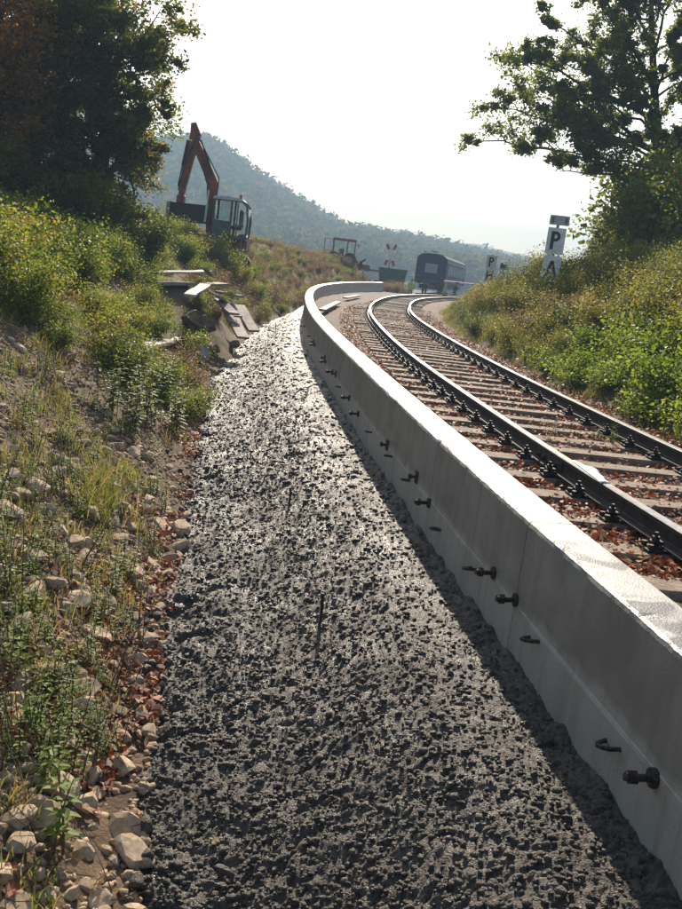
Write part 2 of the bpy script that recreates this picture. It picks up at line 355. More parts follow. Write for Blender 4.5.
# ================================================================== LARGE STRUCTURE
# ground: one sheet from behind the camera to the far hills
def axis(segs):
    out = [segs[0][0]]
    for a, b, d0, d1 in segs:
        x = a; L = b - a
        while x < b - 1e-6:
            x += d0 + (d1 - d0) * (x - a) / L; out.append(min(x, b))
    return np.unique(np.round(out, 4))
gx = axis([(-1100, -120, 40, 14), (-120, -14, 12, .8), (-14, -1, .5, .09), (-1, 9, .16, .16), (9, 20, .2, .8), (20, 150, .8, 14), (150, 1300, 14, 40)])
gy = axis([(-30, 0, 2, .3), (0, 14, .12, .12), (14, 60, .16, .5), (60, 200, .5, 8), (200, 660, 8, 10), (660, 1500, 14, 40)])
X, Y = np.meshgrid(gx, gy); Z = T(X, Y)
def gridfaces(nr, nc):
    i = (np.arange(nr - 1)[:, None] * nc + np.arange(nc - 1)[None]).ravel()
    return np.stack([i, i + 1, i + nc + 1, i + nc], 1)
gf = gridfaces(*X.shape); cyy = Y.ravel()[gf[:, 0]]
ground = mesh('ground', np.stack([X, Y, Z], -1), gf, earth, smooth=True, mats=[earth, hillm], midx=(cyy > 95).astype(int))
tag(ground, 'stony brown earth of the cutting and the fields beyond', None, None, 'structure')

# wet rough concrete heaped against the wall: bench beside the wall, ridge, slope down to the ditch
rows = [1.6]
while rows[-1] < 47: rows.append(rows[-1] + max(.0026 * rows[-1], .0075))
rows = np.array(rows); cols = np.concatenate([np.linspace(-.06, 2.25, 205)])
Yc, Dn = np.meshgrid(rows, cols, indexing='ij')
scl = (xw(Yc) - toe(Yc)) / 2.05; D = Dn * scl
Xc = xw(Yc) - D - sstep(1.4, 2.2, Dn) * (.10 * vnoise(Yc * 2.1, Yc * 0 + .5, 33) + .06 * vnoise(Yc * 6.5, Yc * 0 + 2.5, 34))
zb = wtop(Yc) - .86
prof = np.interp(Dn, [-.1, 0, .2, .4, .6, .85, 1.3, 1.8, 2.05, 2.3], [.0, .0, .015, .025, -.02, -.14, -.41, -.63, -.68, -.76])
far = sstep(18, 34, Yc)
prof = prof * (1 - .35 * far)
Zc = zb + prof + .05 * fbm(Xc * .9, Yc * .55, 3, 40) * sstep(0, .4, Dn)
rip = Yc * .75 + Xc * .6                                            # low oblique waves left by the shovel
Zc += .030 * vnoise(rip * 2.4, Xc * .6, 44) * sstep(.2, .7, Dn) + .03 * np.exp(-((Dn - .02) / .07) ** 2) * (1 + vnoise(Yc * 6, Yc * 0, 46))
wz = Yc + .12 * fbm(Xc * 3, Yc * 3, 2, 50); wx = Xc + .12 * fbm(Xc * 3, Yc * 3, 2, 51)
near = .88 * (1 - .3 * sstep(7, 20, Yc))
rough = .35 + .65 * sstep(.35, .9, Dn)
Zc += near * rough * (.022 * pebbles(wx * 14, wz * 14, 60) + .022 * pebbles(wx * 25 + 5, wz * 25, 70) + .022 * fbm(wx * 11, wz * 11, 4, 80))
Zc += near * (.017 * pebbles(wx * 42, wz * 42 + 3, 75) + .009 * vnoise(wx * 62, wz * 62, 77))
clod = sstep(.25, .6, fbm(Xc * 1.1, Yc * 1.1, 2, 90)) * sstep(.3, .8, Dn) + sstep(1.5, 1.95, Dn) * .8
Zc += near * clod * .06 * pebbles(wx * 6.3, wz * 6.3, 64)
Zc = np.where(Dn > 2.05, Zc - (Dn - 2.05) * .6, Zc)
conc = mat('wet_rough_concrete', (.122, .100, .080), (.054, .045, .037), 14, .5, .9, 130, spec=.27, contrast=(.3, .72))
N, L, P = nodes(conc)
nz = N.new('ShaderNodeTexNoise'); nz.inputs['Scale'].default_value = 3.0; nz.inputs['Detail'].default_value = 5
gm = N.new('ShaderNodeNewGeometry'); L.new(gm.outputs['Position'], nz.inputs['Vector'])
mr = N.new('ShaderNodeMapRange'); mr.inputs[1].default_value = .35; mr.inputs[2].default_value = .65; mr.inputs[3].default_value = .34; mr.inputs[4].default_value = .6
L.new(nz.outputs['Fac'], mr.inputs[0]); L.new(mr.outputs[0], P.inputs['Roughness'])
mound = mesh('concrete_bed', np.stack([Xc, Yc, Zc], -1), gridfaces(*Xc.shape)[:, ::-1].copy(), conc, smooth=True)
tag(mound, 'wet dark rough concrete sloping from the wall down to the ditch', None, None, 'structure')
iy_ = rng.integers(0, np.searchsorted(rows, 34.0), 23000); iy_ = np.minimum(iy_, (rng.random(23000) ** .8 * np.searchsorted(rows, 34.0)).astype(int)); id_ = np.clip((rng.random(23000) ** .75 * (len(cols) - 14)).astype(int) + 8, 0, len(cols) - 1)
AGG = np.stack([Xc, Yc, Zc], -1)[iy_, id_]
def zmound(x, y):
    d = (xw(y) - x) / ((xw(y) - toe(y)) / 2.05)
    return float(wtop(y) - .86 + np.interp(d, [-.1, 0, .2, .4, .6, .85, 1.3, 1.8, 2.05, 2.3], [.0, .0, .015, .025, -.02, -.14, -.41, -.63, -.68, -.76]) * (1 - .35 * sstep(18, 34, y)))

# ballast bed between wall and right bank
rows = [1.2]
while rows[-1] < 95: rows.append(rows[-1] + max(.0055 * rows[-1], .02))
rows = np.array(rows); cols = np.linspace(0, 1, 110)
Yb, Q = np.meshgrid(rows, cols, indexing='ij')
x0 = np.where(Yb < WALL_Y1, xw(Yb) + .22, xw(np.full_like(Yb, WALL_Y1)) + .2 + (Yb - WALL_Y1) * .9)
x0 = np.minimum(x0, xr(Yb) - .7); x1 = xr(Yb) + 1.5 + 2.4
Xb = x0 + (x1 - x0) * Q; tb = Xb - xr(Yb)
nb_ = 1 - .6 * sstep(12, 40, Yb)
Zb = -.236 + .03 * fbm(Xb * 1.2, Yb * 1.2, 3, 120) + nb_ * (.030 * pebbles(Xb * 17, Yb * 17, 130) + .012 * fbm(Xb * 20, Yb * 20, 2, 133)) - .25 * sstep(2.6, 3.9, tb) * (1 - sstep(55, 80, Yb)) - .06 * sstep(.6, 1.4, -tb)
ball = mat('ballast', (.17, .105, .068), (.06, .038, .027), 14, .9, .7, 60, contrast=(.3, .7))
ballast = mesh('ballast_bed', np.stack([Xb, Yb, Zb], -1), gridfaces(*Xb.shape), ball, smooth=True)
tag(ballast, 'leaf-strewn brown ballast under the railway track', None, None, 'structure')

# ------------------------------------------------------------------ concrete wall made of panels
wallm = mat('wall_concrete', (.295, .27, .225), (.195, .176, .143), 2.6, .5, .25, 90, contrast=(.36, .64), spec=.5)
N, L, P = nodes(wallm)
gm = N.new('ShaderNodeNewGeometry'); sx = N.new('ShaderNodeSeparateXYZ'); L.new(gm.outputs['Position'], sx.inputs[0])
base = P.inputs['Base Color'].links[0].from_socket
# cast-in lower zone: paler, spattered
hgt = N.new('ShaderNodeMath'); hgt.operation = 'MULTIPLY_ADD'; hgt.inputs[1].default_value = -.0066; L.new(sx.outputs[1], hgt.inputs[0]); L.new(sx.outputs[2], hgt.inputs[2])
nl = N.new('ShaderNodeTexNoise'); nl.inputs['Scale'].default_value = 4; L.new(gm.outputs['Position'], nl.inputs['Vector'])
ha = N.new('ShaderNodeMath'); ha.operation = 'MULTIPLY_ADD'; ha.inputs[1].default_value = .16; L.new(nl.outputs['Fac'], ha.inputs[0]); L.new(hgt.outputs[0], ha.inputs[2])
lz = N.new('ShaderNodeMapRange'); lz.inputs[1].default_value = -.40; lz.inputs[2].default_value = -.46; lz.inputs[3].default_value = 0; lz.inputs[4].default_value = .8; L.new(ha.outputs[0], lz.inputs[0])
mx1 = N.new('ShaderNodeMix'); mx1.data_type = 'RGBA'; L.new(lz.outputs[0], mx1.inputs[0]); L.new(base, mx1.inputs[6]); mx1.inputs[7].default_value = (.40, .37, .31, 1)
# dark spatter and pores
vs = N.new('ShaderNodeTexVoronoi'); vs.inputs['Scale'].default_value = 34; L.new(gm.outputs['Position'], vs.inputs['Vector'])
vr = N.new('ShaderNodeMapRange'); vr.inputs[1].default_value = .13; vr.inputs[2].default_value = .2; vr.inputs[3].default_value = .8; vr.inputs[4].default_value = 0; L.new(vs.outputs['Distance'], vr.inputs[0])
nm = N.new('ShaderNodeTexNoise'); nm.inputs['Scale'].default_value = 3.5; nm.inputs['Detail'].default_value = 4; L.new(gm.outputs['Position'], nm.inputs['Vector'])
nmr = N.new('ShaderNodeMapRange'); nmr.inputs[1].default_value = .46; nmr.inputs[2].default_value = .6; L.new(nm.outputs['Fac'], nmr.inputs[0])
ml = N.new('ShaderNodeMath'); ml.operation = 'MULTIPLY'; L.new(vr.outputs[0], ml.inputs[0]); L.new(nmr.outputs[0], ml.inputs[1])
mx2 = N.new('ShaderNodeMix'); mx2.data_type = 'RGBA'; L.new(ml.outputs[0], mx2.inputs[0]); L.new(mx1.outputs[2], mx2.inputs[6]); mx2.inputs[7].default_value = (.10, .09, .075, 1)
# run-down streaks
mp = N.new('ShaderNodeMapping'); mp.inputs['Scale'].default_value = (9, 9, .6); L.new(gm.outputs['Position'], mp.inputs['Vector'])
ns = N.new('ShaderNodeTexNoise'); ns.inputs['Scale'].default_value = 1.3; ns.inputs['Detail'].default_value = 4; L.new(mp.outputs[0], ns.inputs['Vector'])
nsr = N.new('ShaderNodeMapRange'); nsr.inputs[1].default_value = .48; nsr.inputs[2].default_value = .75; nsr.inputs[4].default_value = .6; L.new(ns.outputs['Fac'], nsr.inputs[0])
mx3 = N.new('ShaderNodeMix'); mx3.data_type = 'RGBA'; L.new(nsr.outputs[0], mx3.inputs[0]); L.new(mx2.outputs[2], mx3.inputs[6]); mx3.inputs[7].default_value = (.17, .15, .115, 1)
# damp patches on the coping of the first panels
dv = N.new('ShaderNodeTexNoise'); dv.inputs['Scale'].default_value = 2.8; dv.inputs['Detail'].default_value = 1.5; L.new(gm.outputs['Position'], dv.inputs['Vector'])
dy_ = N.new('ShaderNodeMapRange'); dy_.inputs[1].default_value = 3.6; dy_.inputs[2].default_value = 5.0; dy_.inputs[3].default_value = .16; dy_.inputs[4].default_value = 0; L.new(sx.outputs[1], dy_.inputs[0])
dz_ = N.new('ShaderNodeMapRange'); dz_.inputs[1].default_value = -.035; dz_.inputs[2].default_value = -.015; L.new(hgt.outputs[0], dz_.inputs[0]); dz_.inputs[1].default_value = -.075; dz_.inputs[2].default_value = -.05
da = N.new('ShaderNodeMath'); da.operation = 'ADD'; L.new(dv.outputs['Fac'], da.inputs[0]); L.new(dy_.outputs[0], da.inputs[1])
dr = N.new('ShaderNodeMapRange'); dr.inputs[1].default_value = .63; dr.inputs[2].default_value = .67; L.new(da.outputs[0], dr.inputs[0])
dm = N.new('ShaderNodeMath'); dm.operation = 'MULTIPLY'; L.new(dr.outputs[0], dm.inputs[0]); L.new(dz_.outputs[0], dm.inputs[1])
mx4 = N.new('ShaderNodeMix'); mx4.data_type = 'RGBA'; L.new(dm.outputs[0], mx4.inputs[0]); L.new(mx3.outputs[2], mx4.inputs[6]); mx4.inputs[7].default_value = (.13, .125, .12, 1)
L.new(mx4.outputs[2], P.inputs['Base Color'])
copm = wallm.copy(); copm.name = 'painted_sunlit_coping'; N, L, P = nodes(copm); P.inputs['Roughness'].default_value = .4  # paler copy for the wall top: brightness of the sun put into its colour
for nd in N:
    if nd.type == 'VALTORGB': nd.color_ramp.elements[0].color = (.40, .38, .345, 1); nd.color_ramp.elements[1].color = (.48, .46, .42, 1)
rustm = mat('rusty_steel', (.075, .055, .042), (.022, .019, .017), 40, .6, .8, 120, .3)
darksteel = mat('dark_steel', (.045, .038, .034), (.022, .02, .02), 30, .55, .4, 90, .5)

def wnorm(y, f=xw):                        # unit tangent and left normal of a line x=f(y)
    t = Vector((float(f(y + .05) - f(y - .05)), .1, 0)).normalized(); return t, Vector((-t.y, t.x, 0))
TW = .29
prof_w = [(-.005, -1.30), (-.005, -.53), (-.003, -.515), (0, -.51), (0, -.30), (0, -.15), (0, -.028), (.008, -.010), (.024, 0), (.12, 0), (.20, 0), (TW - .015, 0), (TW, -.015), (TW, -.12), (TW, -.7)]
wall = empty('retaining_wall', (float(xw(5)), 5, -.86))
joints = [5.08]
while joints[0] > 0: joints.insert(0, joints[0] - 2.22)
while joints[-1] < WALL_Y1 - 1.5: joints.append(joints[-1] + (2.22 if joints[-1] < 12 else 2.26))
wo = Vector(wall.location)
panels = []
for k in range(len(joints) - 1):
    a, b = joints[k] + .004, joints[k + 1] - .004
    n = 70 if a < 9 else (16 if a < 25 else 7)
    V = []
    for y in np.linspace(a, b, n):
        t, nl_ = wnorm(y); p0 = Vector((float(xw(y)), y, float(wtop(y))))
        for q, (u, z) in enumerate(prof_w):
            j = 0
            if a < 14 and q in (6, 7, 8):
                j = .004 * vnoise(y * 22, q * 3.1, 7) + max(0, vnoise(y * 7, 1.0 + q * .2, 8) - .45) * .028
            if a < 14 and q in (0, 1): j = -.004 * vnoise(y * 3, 5.0, 9)
            pr = p0 - nl_ * (u + j) + Vector((0, 0, z - abs(j) * .7))
            V.append(pr - wo)
    V += [p.copy() for p in V[:0]]
    m = len(prof_w); Fc = [(i * m + q, i * m + q + 1, (i + 1) * m + q + 1, (i + 1) * m + q) for i in range(n - 1) for q in range(m - 1)]
    Fc += [tuple(range(m - 1, -1, -1)), tuple((n - 1) * m + q for q in range(m))]
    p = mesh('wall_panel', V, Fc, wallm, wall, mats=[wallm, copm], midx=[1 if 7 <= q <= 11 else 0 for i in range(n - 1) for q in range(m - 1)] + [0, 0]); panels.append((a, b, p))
    # dark joint strip, set back
tag(wall, 'long curving pale concrete retaining wall of joined panels beside the track', 'wall')

def wall_hit(px, py):                      # where the ray of a pixel meets the left face
    d = pdir(px, py); ys = np.linspace(2, 40, 3801); xs = d[0] / d[1] * ys
    i = np.argmax((xs - xw(ys)) > 0) if (xs[0] < xw(ys[0])) else 0
    g = np.abs(xs - xw(ys)); i = int(np.argmin(g)); y = ys[i]
    return y, HCAM + d[2] / d[1] * y
def panel_at(y):
    for a, b, p in panels:
        if a - .01 <= y <= b + .01: return p
    return panels[0][2]
bolt = MB()                                # local: +x out of the wall
bolt.tube([(-.01, 0, 0), (.012, 0, 0)], .042, 10).tube([(.012, 0, 0), (.10, 0, -.004)], .016, 8).tube([(.075, 0, 0), (.105, 0, 0)], .03, 6).tube([(.105, 0, 0), (.122, 0, .003)], .02, 8)
bolt_d = bolt.data('anchor_bolt', rustm)
bolt2 = MB(); bolt2.box((.005, 0, 0), (.014, .085, .11)).tube([(.01, 0, 0), (.075, 0, 0)], .014, 8).tube([(.05, 0, 0), (.075, 0, 0)], .025, 6); plate_d = bolt2.data('anchor_plate', rustm)
lp = MB(); lp.tube([(-.02, .05, .012), (.05, .055, .014), (.075, .035, .01), (.08, 0, 0), (.06, -.04, -.012), (.015, -.075, -.02), (-.02, -.09, -.02)], .0115, 6); loop_d = lp.data('rebar_loop', rustm)
lp = MB(); lp.tube([(-.02, .03, .0), (.06, .035, .004), (.07, .0, .0), (.045, -.05, -.01), (-.02, -.055, -.014)], .011, 6); loop2_d = lp.data('rebar_loop', rustm)
for kind, px, py in [('b', 655, 778), ('l', 616, 746), ('b', 516, 600), ('l', 537, 640), ('b', 494, 573), ('l', 476, 569), ('m', 440, 529), ('b', 430, 503), ('p', 417, 477), ('m', 410, 480), ('p', 388, 445), ('m', 392, 456), ('m', 372, 432), ('b', 359, 414), ('b', 350, 398), ('m', 341, 387), ('p', 336, 374), ('b', 333, 372), ('b', 326, 362), ('p', 325, 358), ('b', 315, 345), ('p', 314, 342), ('m', 310, 336), ('b', 305, 326), ('p', 304, 322)]:
    y, z = wall_hit(px, py)
    if y > 30: continue
    p = panel_at(y); t, nl_ = wnorm(y)
    o = child({'b': 'anchor_bolt', 'l': 'rebar_loop', 'm': 'rebar_loop', 'p': 'anchor_plate'}[kind], {'b': bolt_d, 'l': loop_d, 'm': loop2_d, 'p': plate_d}[kind], p,
              Vector((float(xw(y)), y, z)) + nl_ * (.010 if z - wtop(y) < -.5 else .002) - wo, (0, 0, math.atan2(nl_.y, nl_.x)))

# ------------------------------------------------------------------ railway track
railm = mat('rail_rust', (.060, .042, .034), (.030, .022, .019), 12, .7, .3, 60, .2)
railtop = mat('rail_head', (.50, .48, .45), (.36, .34, .32), 16, .32, .05, 60, .85)
sleepm = mat('weathered_sleeper', (.33, .25, .18), (.17, .122, .085), 7, .85, .7, 50, contrast=(.3, .7))
N, L, P = nodes(sleepm)
tco = N.new('ShaderNodeTexCoord'); mp = N.new('ShaderNodeMapping'); mp.inputs['Scale'].default_value = (1.2, 26, 26); L.new(tco.outputs['Object'], mp.inputs[0])
nzz = N.new('ShaderNodeTexNoise'); nzz.inputs['Scale'].default_value = 2.5; nzz.inputs['Detail'].default_value = 5; L.new(mp.outputs[0], nzz.inputs['Vector'])
rpp = N.new('ShaderNodeMapRange'); rpp.inputs[1].default_value = .45; rpp.inputs[2].default_value = .7; rpp.inputs[4].default_value = .4; L.new(nzz.outputs['Fac'], rpp.inputs[0])
mxx = N.new('ShaderNodeMix'); mxx.data_type = 'RGBA'; L.new(rpp.outputs[0], mxx.inputs[0]); L.new(P.inputs['Base Color'].links[0].from_socket, mxx.inputs[6]); mxx.inputs[7].default_value = (.085, .07, .058, 1)
L.new(mxx.outputs[2], P.inputs['Base Color'])
track = empty('railway_track', (float(xr(5)) + .75, 5, -.2)); to = Vector(track.location)
tag(track, 'curved single railway track on grey wooden sleepers beside the concrete wall', 'railway track')
half = [(-.0, 0), (.030, -.001), (.036, -.008), (.036, -.034), (.012, -.046), (.008, -.060), (.008, -.112), (.016, -.124), (.066, -.133), (.068, -.142), (0, -.142)]
rp_ = [(-u, z) for u, z in half[:0:-1]][::1]
ring = half[1:-1] + [(-u, z) for u, z in half[1:-1]][::-1]
def rail(off, y0, y1, parent, org, f=xr):
    ys = [y0]
    while ys[-1] < y1: ys.append(ys[-1] + max(.25, .012 * ys[-1]))
    V = []; m = len(ring)
    for y in ys:
        t, nl_ = wnorm(y, f); c = Vector((float(f(y)), y, 0)) - nl_ * off
        for u, z in ring: V.append(c - nl_ * u + Vector((0, 0, z)) - org)
    Fc = []; mi = []
    for i in range(len(ys) - 1):
        for q in range(m):
            q2 = (q + 1) % m; Fc.append((i * m + q, (i + 1) * m + q, (i + 1) * m + q2, i * m + q2))
            za, zb_ = ring[q][1], ring[q2][1]; mi.append(1 if (za > -.009 and zb_ > -.009) else 0)
    Fc += [tuple(range(m)), tuple(range((len(ys) - 1) * m + m - 1, (len(ys) - 1) * m - 1, -1))]; mi += [0, 0]
    return mesh('rail', V, Fc, railm, parent, mats=[railm, railtop], midx=mi)
rail(0, 1.0, 94, track, to); rail(1.5, 1.0, 94, track, to)
# sleepers with chairs and bolts
def sleeper_mesh(seed):
    r = random.Random(seed); mb = MB(); mb.box((0, 0, -.08), (2.55, .235, .16), bev=.012)
    mb.v = [(x + r.uniform(-.008, .008) * (abs(x) > .9), y + r.uniform(-.010, .010), z + r.uniform(-.007, .007)) for x, y, z in mb.v]
    return mb.data('sleeper', sleepm)
sl_d = [sleeper_mesh(s) for s in range(5)]
fa = MB(); fa.box((0, 0, .009), (.37, .15, .018), bev=.003)
for sx_ in (-1, 1):
    fa.box((sx_ * .098, 0, .030), (.035, .13, .03), bev=.004).box((sx_ * .105, 0, .052), (.075, .06, .02), bev=.004)
    fa.tube([(sx_ * .115, 0, .02), (sx_ * .115, 0, .115)], .013, 6).tube([(sx_ * .115, 0, .062), (sx_ * .115, 0, .088)], .026, 6).tube([(sx_ * .16, .045, .018), (sx_ * .16, .045, .045)], .02, 6).tube([(sx_ * .16, -.045, .018), (sx_ * .16, -.045, .045)], .02, 6)
fa_d = fa.data('rail_chair', darksteel)
y = 1.6; sls = []; i = 0; FV = []; FF = []
while y < 92:
    t, nl_ = wnorm(y, xr); c = Vector((float(xr(y)), y, -.166)) - nl_ * .75
    if y < WALL_Y1 + 20:
        s = child('sleeper', sl_d[i % 5], track, c - to + Vector((0, 0, random.uniform(-.006, .004))), (0, 0, math.atan2(-nl_.y, -nl_.x) + random.uniform(-.012, .012) + (math.pi if i % 3 == 0 else 0)))
        sls.append(y)
        for sx_ in (-.75, .75):
            if i < 75: child('rail_chair', fa_d, s, (sx_, 0, .004))
    y += .63; i += 1

# fishplates at one joint of each rail
fp = MB(); fp.box((0, 0, 0), (.02, .62, .075), bev=.006)
for q in (-.22, -.08, .08, .22): fp.tube([(-.012, q, 0), (-.045, q, 0)], .017, 6)
fp_d = fp.data('fishplate', railm)
for off, yj in ((0, 7.55), (1.5, 7.0)):
    t, nl_ = wnorm(yj, xr); c = Vector((float(xr(yj)), yj, -.082)) - nl_ * off
    child('fishplate', fp_d, track, c + nl_ * .022 - to, (0, 0, math.atan2(t.y, t.x) - math.pi / 2)); child('fishplate', fp_d, track, c - nl_ * .022 - to, (0, 0, math.atan2(t.y, t.x) + math.pi / 2))
tag(wall, kind='thing')

# ================================================================== OBJECTS
def Tz(x, y): return float(T(np.array([x]), np.array([y]))[0])
def on_ground(px, py, z0=-.3):             # where a pixel's ray first meets the ground
    d = pdir(px, py); t = np.concatenate([np.arange(1.5, 30, .02), np.arange(30, 120, .1)])
    x, y, z = d[0] * t, d[1] * t, HCAM + d[2] * t; h = T(x, y) - z; i = int(np.argmax(h > 0)) if (h > 0).any() else len(t) - 1
    return Vector((x[i], y[i], T(x[i:i + 1], y[i:i + 1])[0]))

# ------------------------------------------------------------------ trees
# broad dark tree on the crest behind the excavator boom (two stems), rusty neighbour
def limb_fan(base, z0, z1, tips, seed):
    r = np.random.default_rng(seed); out = []
    for (dx, dy, dz, rad) in tips:
        q = r.uniform(0, 1); p0 = np.array(base) + np.array((0, 0, z0 + (z1 - z0) * q))
        out.append((bez(p0, np.array(base) + np.array((dx, dy, dz)), .5, 8, .07, r), rad))
    return out
def crown_tips(n, rx, ry, z0, z1, seed, lean=(0, 0)):
    r = np.random.default_rng(seed); o = []
    for k in range(n):
        a = 2.4 * k + r.uniform(-.4, .4); q = (k + .5) / n; z = z0 + (z1 - z0) * q
        s = math.sin(math.pi * (.12 + .80 * q)) ** .55 * r.uniform(.7, 1.08)
        o.append((math.cos(a) * rx * s + lean[0] * q, math.sin(a) * ry * s + lean[1] * q, z, .035 + .075 * (1 - q)))
    return o
def crest_tree(name, px, y, z1, rx, lm, n, size, seed, label, nl=26, lean=(0, 0), zlow=.9):
    p = at_y(px, 225, y); b = (p.x, y, Tz(p.x, y) - .1)
    trunk = [((b[0], b[1], b[2]), .24), ((b[0] + .1, b[1], b[2] + z1 * .3), .19), ((b[0] + .05, b[1] + .1, b[2] + z1 * .6), .13), ((b[0] + lean[0] * .7, b[1] + lean[1] * .7, b[2] + z1 * .9), .05)]
    t = tree(name, trunk, limb_fan(b, z1 * .12, z1 * .62, crown_tips(nl, rx, rx, zlow, z1, seed, lean), seed), lm, n, size, seed, 8, 5, .55, .40, up=.1, start=.2)
    return tag(t, label, 'tree', 'trees on the crest of the bank')
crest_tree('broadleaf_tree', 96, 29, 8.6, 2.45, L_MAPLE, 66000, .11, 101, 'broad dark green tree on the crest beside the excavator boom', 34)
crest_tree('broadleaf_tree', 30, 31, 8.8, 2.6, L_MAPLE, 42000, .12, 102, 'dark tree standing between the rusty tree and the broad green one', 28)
crest_tree('broadleaf_tree', -12, 27, 8.4, 2.2, L_RUST, 30000, .115, 103, 'tree with rusty brown autumn foliage on the crest', 26)
# low dense shrubs filling the shade below them
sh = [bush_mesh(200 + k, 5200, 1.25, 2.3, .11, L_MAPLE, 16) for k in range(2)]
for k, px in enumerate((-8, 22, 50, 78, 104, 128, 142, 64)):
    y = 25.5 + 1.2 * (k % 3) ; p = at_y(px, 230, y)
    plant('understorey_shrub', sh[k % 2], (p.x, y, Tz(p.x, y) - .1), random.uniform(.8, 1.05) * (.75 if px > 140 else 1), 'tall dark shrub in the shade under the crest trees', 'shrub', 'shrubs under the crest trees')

# oak on the right bank, arching limbs reaching over the track; limb ends read from the photograph
def P3(px, py, y): return np.array(tuple(at_y(px, py, y)))
YO = 37.0
ob = P3(668, 225, YO); ob[2] = Tz(ob[0], ob[1]) - .1
fork = P3(662, 175, YO); f2 = P3(655, 110, YO + .2); f3 = P3(652, 40, YO + .3); f4 = P3(650, -50, YO)
trunk = [(tuple(ob), .26), (tuple(fork), .22), (tuple(f2), .17), (tuple(f3), .12), (tuple(f4), .05)]
ends = [((655, 190), (560, 172), -1.6, .07), ((655, 185), (478, 138), .6, .10), ((650, 150), (494, 108), -.8, .08), ((650, 150), (520, 62), 1.4, .09), ((652, 120), (505, 55), -1.2, .08), ((652, 100), (545, 15), .8, .08), ((650, 80), (575, -40), -.5, .08), ((650, 50), (620, -70), 1.2, .07), ((652, 60), (690, -60), -.9, .07),
        ((655, 120), (720, 40), .9, .08), ((655, 150), (730, 100), -1.0, .08), ((652, 110), (600, 90), -2.6, .06), ((655, 140), (590, 130), 2.6, .06), ((652, 90), (610, 20), -2.4, .06), ((655, 160), (640, 100), -2.8, .06), ((655, 100), (680, 20), -2.2, .06), ((655, 160), (560, 120), -.4, .06), ((652, 130), (560, 85), .4, .06), ((655, 160), (700, 140), -2.4, .06), ((652, 80), (585, 45), 1.8, .06), ((652, 60), (705, 10), 1.4, .06), ((652, 40), (670, -40), -1.8, .06), ((652, 80), (730, 70), -2.0, .06), ((652, 100), (700, 75), 2.0, .06), ((652, 30), (600, -10), -1.6, .06), ((655, 150), (530, 95), 2.2, .06), ((652, 120), (545, 50), -2.0, .06), ((655, 170), (520, 150), -2.2, .06)]
limbs = []
r5 = np.random.default_rng(55)
for (a, b, dy, rad) in ends:
    limbs.append((bez(P3(*a, YO), P3(*b, YO + dy), .35, 9, .06, r5), rad))
oak = tree('oak_tree', trunk, limbs, L_OAK, 102000, .115, 300, 8, 5, .42, .30, up=.15, start=.25)
tag(oak, 'oak with long arching limbs above the bank beside the larger sign', 'tree')
# dark ivy-clad thicket below the oak
iv = [bush_mesh(310 + k, 5200, 1.1, 2.5, .10, L_OAK, 16) for k in range(2)]
for k, (px, y, s) in enumerate([(640, 33, 1.3), (668, 32, 1.5), (690, 31, 1.6), (622, 35, 1.0), (700, 34, 1.9), (655, 36, 1.9), (680, 37, 2.2), (605, 36, .8), (645, 36.5, 2.2)]):
    p = at_y(px, 225, y); plant('thicket_shrub', iv[k % 2], (p.x, y, Tz(p.x, y) - .15), s, 'dark dense thicket shrub around the foot of the oak', 'shrub', 'thicket shrubs under the oak')

# ------------------------------------------------------------------ scrub on the right bank
rb = [bush_mesh(400 + k, 4400, .62, .85, .038, (L_RIGHT, L_RIGHT, L_RDRY, L_BRAM2, L_RDARK)[k], 15, 20) for k in range(5)]
ryel = bush_mesh(450, 260, .35, .7, .12, L_YEL, 7)
bram = [bush_mesh(460 + k, 2600, .6, .42, .046, L_BRAM, 14) for k in range(3)]
rC = np.random.default_rng(77); nC = 9000
yC = 5 + 46 * rC.random(nC) ** 1.25; eC = rC.uniform(.25, 7.0, nC); xC = xr(yC) + 1.5 + np.interp(yC, [0, 25, 42, 60], [.75, 1.0, 1.5, 2.5]) + eC
zC = T(xC, yC); qC = proj(np.stack([xC, yC, zC + .4], 1)); okC = (qC[:, 0] < 730) & (qC[:, 0] > 425)
n = 0; spots = np.zeros((0, 2))
for x, y, z, e2, px in zip(xC[okC], yC[okC], zC[okC], eC[okC], qC[okC, 0]):
    if n >= 240: break
    if len(spots) and (((spots - (x, y)) ** 2).sum(1) < (.40 + .012 * y) ** 2).any(): continue
    spots = np.vstack([spots, (x, y)]); n += 1
    hs = .55 + .45 * min(1, e2 / 1.5); sc = random.uniform(.8, 1.3) * hs * (.62 if y > 33 else 1)
    if e2 < 1.7 and y < 17: plant('bramble_plant', bram[n % 3], (x, y, z), random.uniform(.8, 1.25), 'low bright green bramble at the foot of the bank beside the rail', 'bramble', 'brambles at the foot of the bank')
    else:
        wh = 'on the bank beyond the smaller sign' if y > 40 else ('on the bank between the two signs' if y > 26 else ('on the bank below the larger sign and oak' if e2 > 2.2 else 'low on the bank beside the ballast'))
        k5 = (n % 5) if n % 5 != 2 or n % 10 == 2 else 3; lk = ('olive green', 'olive green', 'brown-tinged', 'yellowish green', 'dark green')[k5]
        plant('scrub_bush', rb[k5], (x, y, z - .05), sc, lk + ' scrub bush ' + wh, 'bush', 'scrub on the bank below the oak')
for px, py in ((634, 268), (648, 262)):
    p = at_y(px, py + 12, 21); plant('yellow_shrub', ryel, (p.x, 21, max(Tz(p.x, 21), p.z - .5)), .9, 'small shrub with yellow autumn leaves among the olive scrub', 'shrub', 'yellow shrubs in the scrub')

